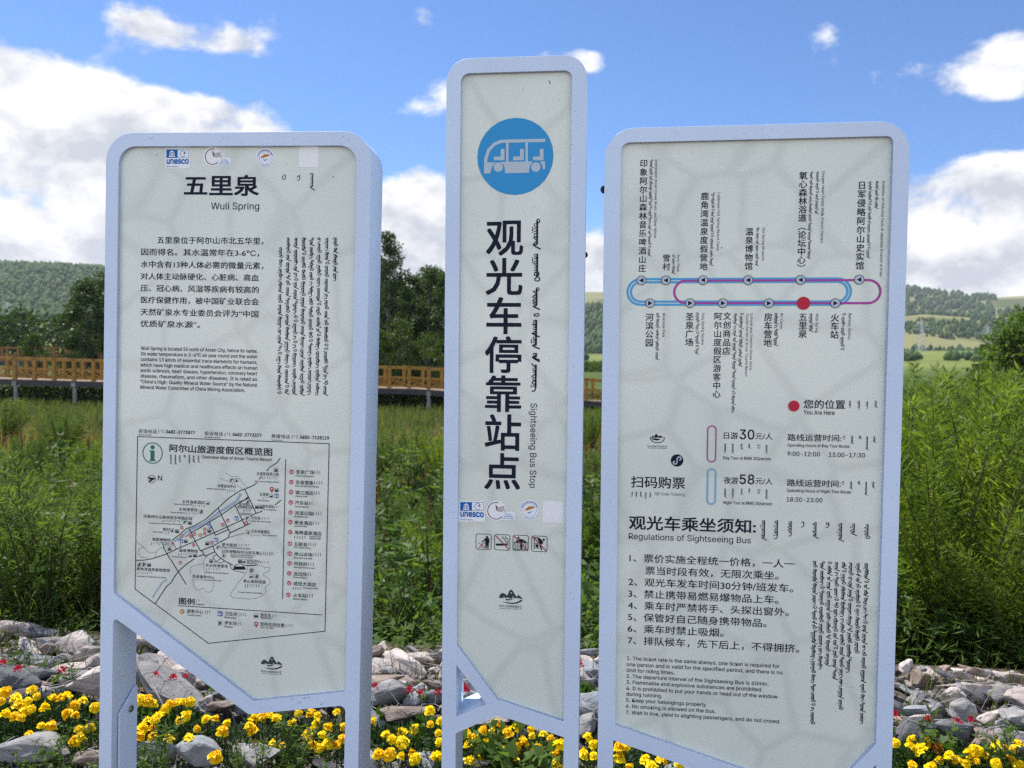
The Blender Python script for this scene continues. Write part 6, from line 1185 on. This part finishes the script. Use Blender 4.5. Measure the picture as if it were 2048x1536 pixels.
STALK = mat('flower_stalk', (.03, .06, .015), .6)
Zl, Zb, Zc, Zd, Ze, Zf, Zg = Zm(0, 1240, 5.1875), Zm(230, 1260, 5.566), Zm(480, 1380, 7.314), C2, Zm(700, 800, 2.087), Zm(1770, 1000, 2.867), D4
FL = [(Zl, [(65, 735), (20, 770), (165, 805), (340, 725), (385, 785), (290, 830), (200, 885), (550, 800), (640, 800), (690, 790), (860, 830), (470, 900), (330, 915), (775, 880), (60, 970), (225, 1005), (690, 965), (780, 980), (990, 895), (430, 1090), (530, 1090), (815, 1130), (930, 1110), (300, 1190), (770, 1250), (840, 1215), (150, 990), (0, 840), (280, 930)]),
    (Zb, [(280, 770), (350, 790), (420, 820), (370, 760), (560, 870), (600, 820), (690, 805), (750, 800), (830, 790), (480, 960), (440, 990), (360, 1000), (715, 1005), (310, 1090), (420, 1090), (910, 1095), (270, 1180), (420, 1180), (590, 1215), (820, 1205), (1010, 990), (1120, 980), (1250, 1030), (1200, 1115), (1120, 1395), (1550, 980), (1530, 1090), (1490, 1060), (1560, 1270), (800, 945)]),
    (Zc, [(215, 420), (330, 390), (430, 370), (530, 400), (770, 465), (850, 330), (1030, 325), (1130, 360), (1420, 320), (170, 580), (1120, 480), (1510, 530), (1300, 530), (990, 650), (1210, 640), (1040, 590), (1060, 800), (1160, 840), (1400, 800), (1280, 780), (240, 800), (480, 770), (610, 815), (340, 880), (1500, 700)]),
    (Zd, [(590, 1100), (470, 1160), (570, 1170), (700, 1190), (780, 1140), (380, 1230), (300, 1205), (500, 1285), (590, 1340), (680, 1360), (790, 1340), (850, 1280), (940, 1220), (940, 1160), (1050, 1200), (1120, 1240), (1000, 1350), (1210, 1300), (1170, 1400), (1180, 1500), (320, 1310), (340, 1460), (430, 1450), (770, 1470), (1490, 1230), (1440, 1400), (1540, 1300), (1540, 1410), (30, 1190), (40, 1280), (50, 1070), (20, 1420)]),
    (Ze, [(330, 1295), (335, 1350), (270, 1370), (215, 1385), (150, 1395), (175, 1415), (215, 1425), (120, 1475), (165, 1475), (215, 1485), (260, 1470), (270, 1495), (355, 1485), (95, 1340)]),
    (Zf, [(55, 1390), (155, 1375), (145, 1410), (200, 1430), (240, 1385), (310, 1420), (315, 1485), (155, 1515), (270, 1530), (370, 1465), (415, 1490), (470, 1510), (490, 1450), (515, 1430), (555, 1450), (580, 1470), (640, 1410), (690, 1420), (760, 1395), (715, 1490), (640, 1510), (730, 1425), (780, 1525), (520, 1490)]),
    (Zg, [(50, 1260), (130, 1265), (380, 1430), (580, 1420), (800, 1490), (190, 1520), (60, 1400), (450, 1510)])]
heads = []
for Z, pts in FL:
    for x, y in pts:
        px, py = Z(x, y); k = (py - 1365) / 170; z = .235 - .10 * np.clip(k, 0, 1) + rnd.uniform(-.015, .02); heads.append((px, on_z(px, py, z)))
heads.sort(key=lambda h: h[1].x); groups = {}
for px, p in heads: groups.setdefault((int(math.floor(p.x / .27)), int(p.y > 2.98)), []).append(p)
LM = Labeller(); i = 0
def marigold(cx, cy, pts, i, where_x):
    z0 = gz(cx, cy) - .01; r = empty('marigold_plant', (cx, cy, z0)); tag(r, None, 'flower', 'marigolds along the stone bank'); o = bpy.data.objects.new('foliage', FCL[i % 4]); col.objects.link(o); o.parent = r; o.rotation_euler = (0, 0, i * 1.7); top = max(p.z for p in pts) - z0; o.scale = (1.15, 1.0, min(1.25, max(.7, top * .92 / .165)))
    for j, p in enumerate(pts):
        h = bpy.data.objects.new('flower_head', (HEADS + OHEAD)[(i * 5 + j * 3) % 8 if rnd.random() < .85 else 6 + j % 3]); col.objects.link(h); h.parent = r; h.location = p - Vector((cx, cy, z0)); h.rotation_euler = (rnd.uniform(.05, .75), rnd.uniform(-.4, .4), rnd.uniform(0, 6)); s_ = rnd.uniform(.6, 1.02); h.scale = (s_, s_, s_)
        h.rotation_euler.rotate(Matrix.Rotation(rnd.uniform(-.5, .5), 3, 'Z'))
        q = MB(); q.tube([(0, 0, -.12), (rnd.uniform(-.01, .01), 0, -.05), (0, 0, 0)], .0022, .003, 5); st = q.build('stalk', STALK, r); st.location = h.location
    if i % 3 == 0:
        h = bpy.data.objects.new('withered_head', DHEAD); col.objects.link(h); h.parent = r; h.location = (rnd.uniform(-.1, .1), rnd.uniform(-.1, .05), .13 + rnd.uniform(0, .05)); h.rotation_euler = (rnd.uniform(0, 1), 0, 0)
    n = len(pts); look = f'{"back-rank" if cy > 3.0 else "front-rank"} marigold with {["no", "one", "two", "three", "four", "five", "six", "seven", "eight", "nine"][n] if n < 10 else "many"} yellow {"head" if n == 1 else "heads"}'
    LM.put(r, look, gapname(cx, cy), where_x); return r
for (gx_, back_), pts in sorted(groups.items()):
    cx = sum(p.x for p in pts) / len(pts); cy = sum(p.y for p in pts) / len(pts) + .03; marigold(cx, cy, pts, i, cx); i += 1
LM.finish()
RF = [(Zl, [(35, 450), (85, 510), (180, 515), (350, 525), (650, 530), (1005, 500)]), (Zb, [(460, 495), (540, 510), (640, 535), (710, 540), (790, 525), (280, 530)]), (Ze, [(105, 1195), (130, 1190), (245, 1212), (335, 1215), (365, 1225), (195, 1185), (295, 1225)]), (C2, [(290, 770), (310, 790), (280, 740)]), (Zf, [(60, 1235), (195, 1260), (245, 1255), (285, 1230), (410, 1270), (525, 1245), (495, 1265), (755, 1290)]), (P0, [(1158, 1330), (1192, 1345)])]
def begonia_head(seed):
    g = np.random.default_rng(seed); n = 26; P = g.normal(size=(n, 3)) * .008; D = unit(P + np.array([0, 0, .01])); return leaf_mesh('flower_head', P, D, side_of(D), .014 + .012 * g.random(n), .012 + .008 * g.random(n), g.random(n))
RH = [begonia_head(60 + k) for k in range(3)]
for m_ in RH: m_.materials.append(REDP)
LBg = Labeller(); i = 0; groups = {}
for Z, pts in RF:
    for x, y in pts[::2] if Z is not C2 else pts: px, py = Z(x, y); p = on_z(px, py, .235); groups.setdefault(int(math.floor(p.x / .2)), []).append(p)
for gk, pts in sorted(groups.items()):
    cx = sum(p.x for p in pts) / len(pts); cy = sum(p.y for p in pts) / len(pts) + .02; z0 = gz(cx, cy); r = empty('begonia_plant', (cx, cy, z0)); tag(r, None, 'flower', 'begonias between the rows of stones'); o = bpy.data.objects.new('foliage', BCL[gk % 3]); col.objects.link(o); o.parent = r; o.scale = (1, 1, 1.2)
    for p in pts:
        for k in range(1): h = bpy.data.objects.new('flower_head', RH[(i + k) % 3]); col.objects.link(h); h.parent = r; h.location = p - Vector((cx, cy, z0)); h.scale = (rnd.uniform(.45, .7),) * 3; i += 1
    n = len(pts); LBg.put(r, f'red begonia with {["no", "one", "two", "three", "four", "five"][min(n, 5)]} flower {"cluster" if n == 1 else "clusters"}', gapname(cx, cy), cx)
LBg.finish()
# sprigs and grass tufts growing out of the stones
LW = Labeller()
for px, py, i, s_ in ((110, 1510, 4, .20), (150, 1520, 3, .26), (165, 1490, 4, .22), (205, 1530, 3, .24), (320, 1530, 4, .28), (300, 1520, 1, .24), (480, 1528, 1, .22), (520, 1520, 1, .26), (585, 1510, 4, .30), (600, 1528, 3, .32), (640, 1500, 0, .3), (1010, 1500, 2, .42), (1040, 1525, 2, .45), (980, 1515, 0, .4), (1100, 1530, 2, .35), (1880, 1500, 0, .4), (2000, 1520, 4, .28), (45, 1525, 3, .26)):
    p = on_z(px, py - 8, .16); o = weed_at(i, p.x, p.y, s_ * 1.1, '', 'sprig', 'sprigs among the front stones'); o.location.z += .07; LW.put(o, 'green sprig growing between the front stones', gapname(p.x, p.y), px)
for px, py, i, s_ in ((50, 1325, 3, .38), (95, 1330, 3, .34), (145, 1330, 1, .36), (20, 1318, 1, .4), (180, 1335, 3, .3), (290, 1335, 1, .32), (320, 1340, 3, .32), (390, 1350, 3, .3), (835, 1350, 0, .36), (1172, 1378, 0, .32), (1830, 1410, 3, .34), (1850, 1415, 1, .3), (1790, 1405, 3, .3), (1990, 1440, 3, .26), (2030, 1445, 3, .26)):
    p = on_z(px, py, .2); o = weed_at(i, p.x, p.y, s_, '', 'sprig', 'sprigs beside the begonias'); LW.put(o, 'green sprig beside the begonias', gapname(p.x, p.y), px)
LW.finish()
n = 5200; Y = 3.34 + .45 * RNG.random(n); X = (RNG.random(n) * 2 - 1) * .72 * Y; Y = Y - .07 * X; k = (fbm(X, Y, .45) > .47) & ((X < -1.3) | (RNG.random(n) < .35)); X, Y = X[k], Y[k]; blades('rock_grass', X, Y, .07 + .12 * RNG.random(len(X)), .003 + .002 * RNG.random(len(X)), GRASS, 'fine grass growing among the upper stones')
n = 1500; Y = 2.45 + .35 * RNG.random(n); X = (RNG.random(n) * 2 - 1) * .72 * Y; k = fbm(X, Y, .3) > .5; X, Y = X[k], Y[k]; blades('rock_grass', X, Y, .05 + .12 * RNG.random(len(X)), .003 + .002 * RNG.random(len(X)), GRASS, 'fine grass growing among the front stones')

# ------------------------------------------------------------------ air between here and the hills
hz = MB(); hz.box((0, 1400, 112), (7600, 3300, 290)); hm = bpy.data.materials.new('haze'); hm.use_nodes = True; t = hm.node_tree; t.nodes.clear(); pv = t.nodes.new('ShaderNodeVolumePrincipled'); pv.inputs['Color'].default_value = (.86, .92, 1, 1); pv.inputs['Density'].default_value = .00009; pv.inputs['Anisotropy'].default_value = .2
ho = t.nodes.new('ShaderNodeOutputMaterial'); t.links.new(pv.outputs[0], ho.inputs['Volume']); tag(hz.build('haze', hm), 'thin summer haze over the valley', 'haze', kind='stuff')
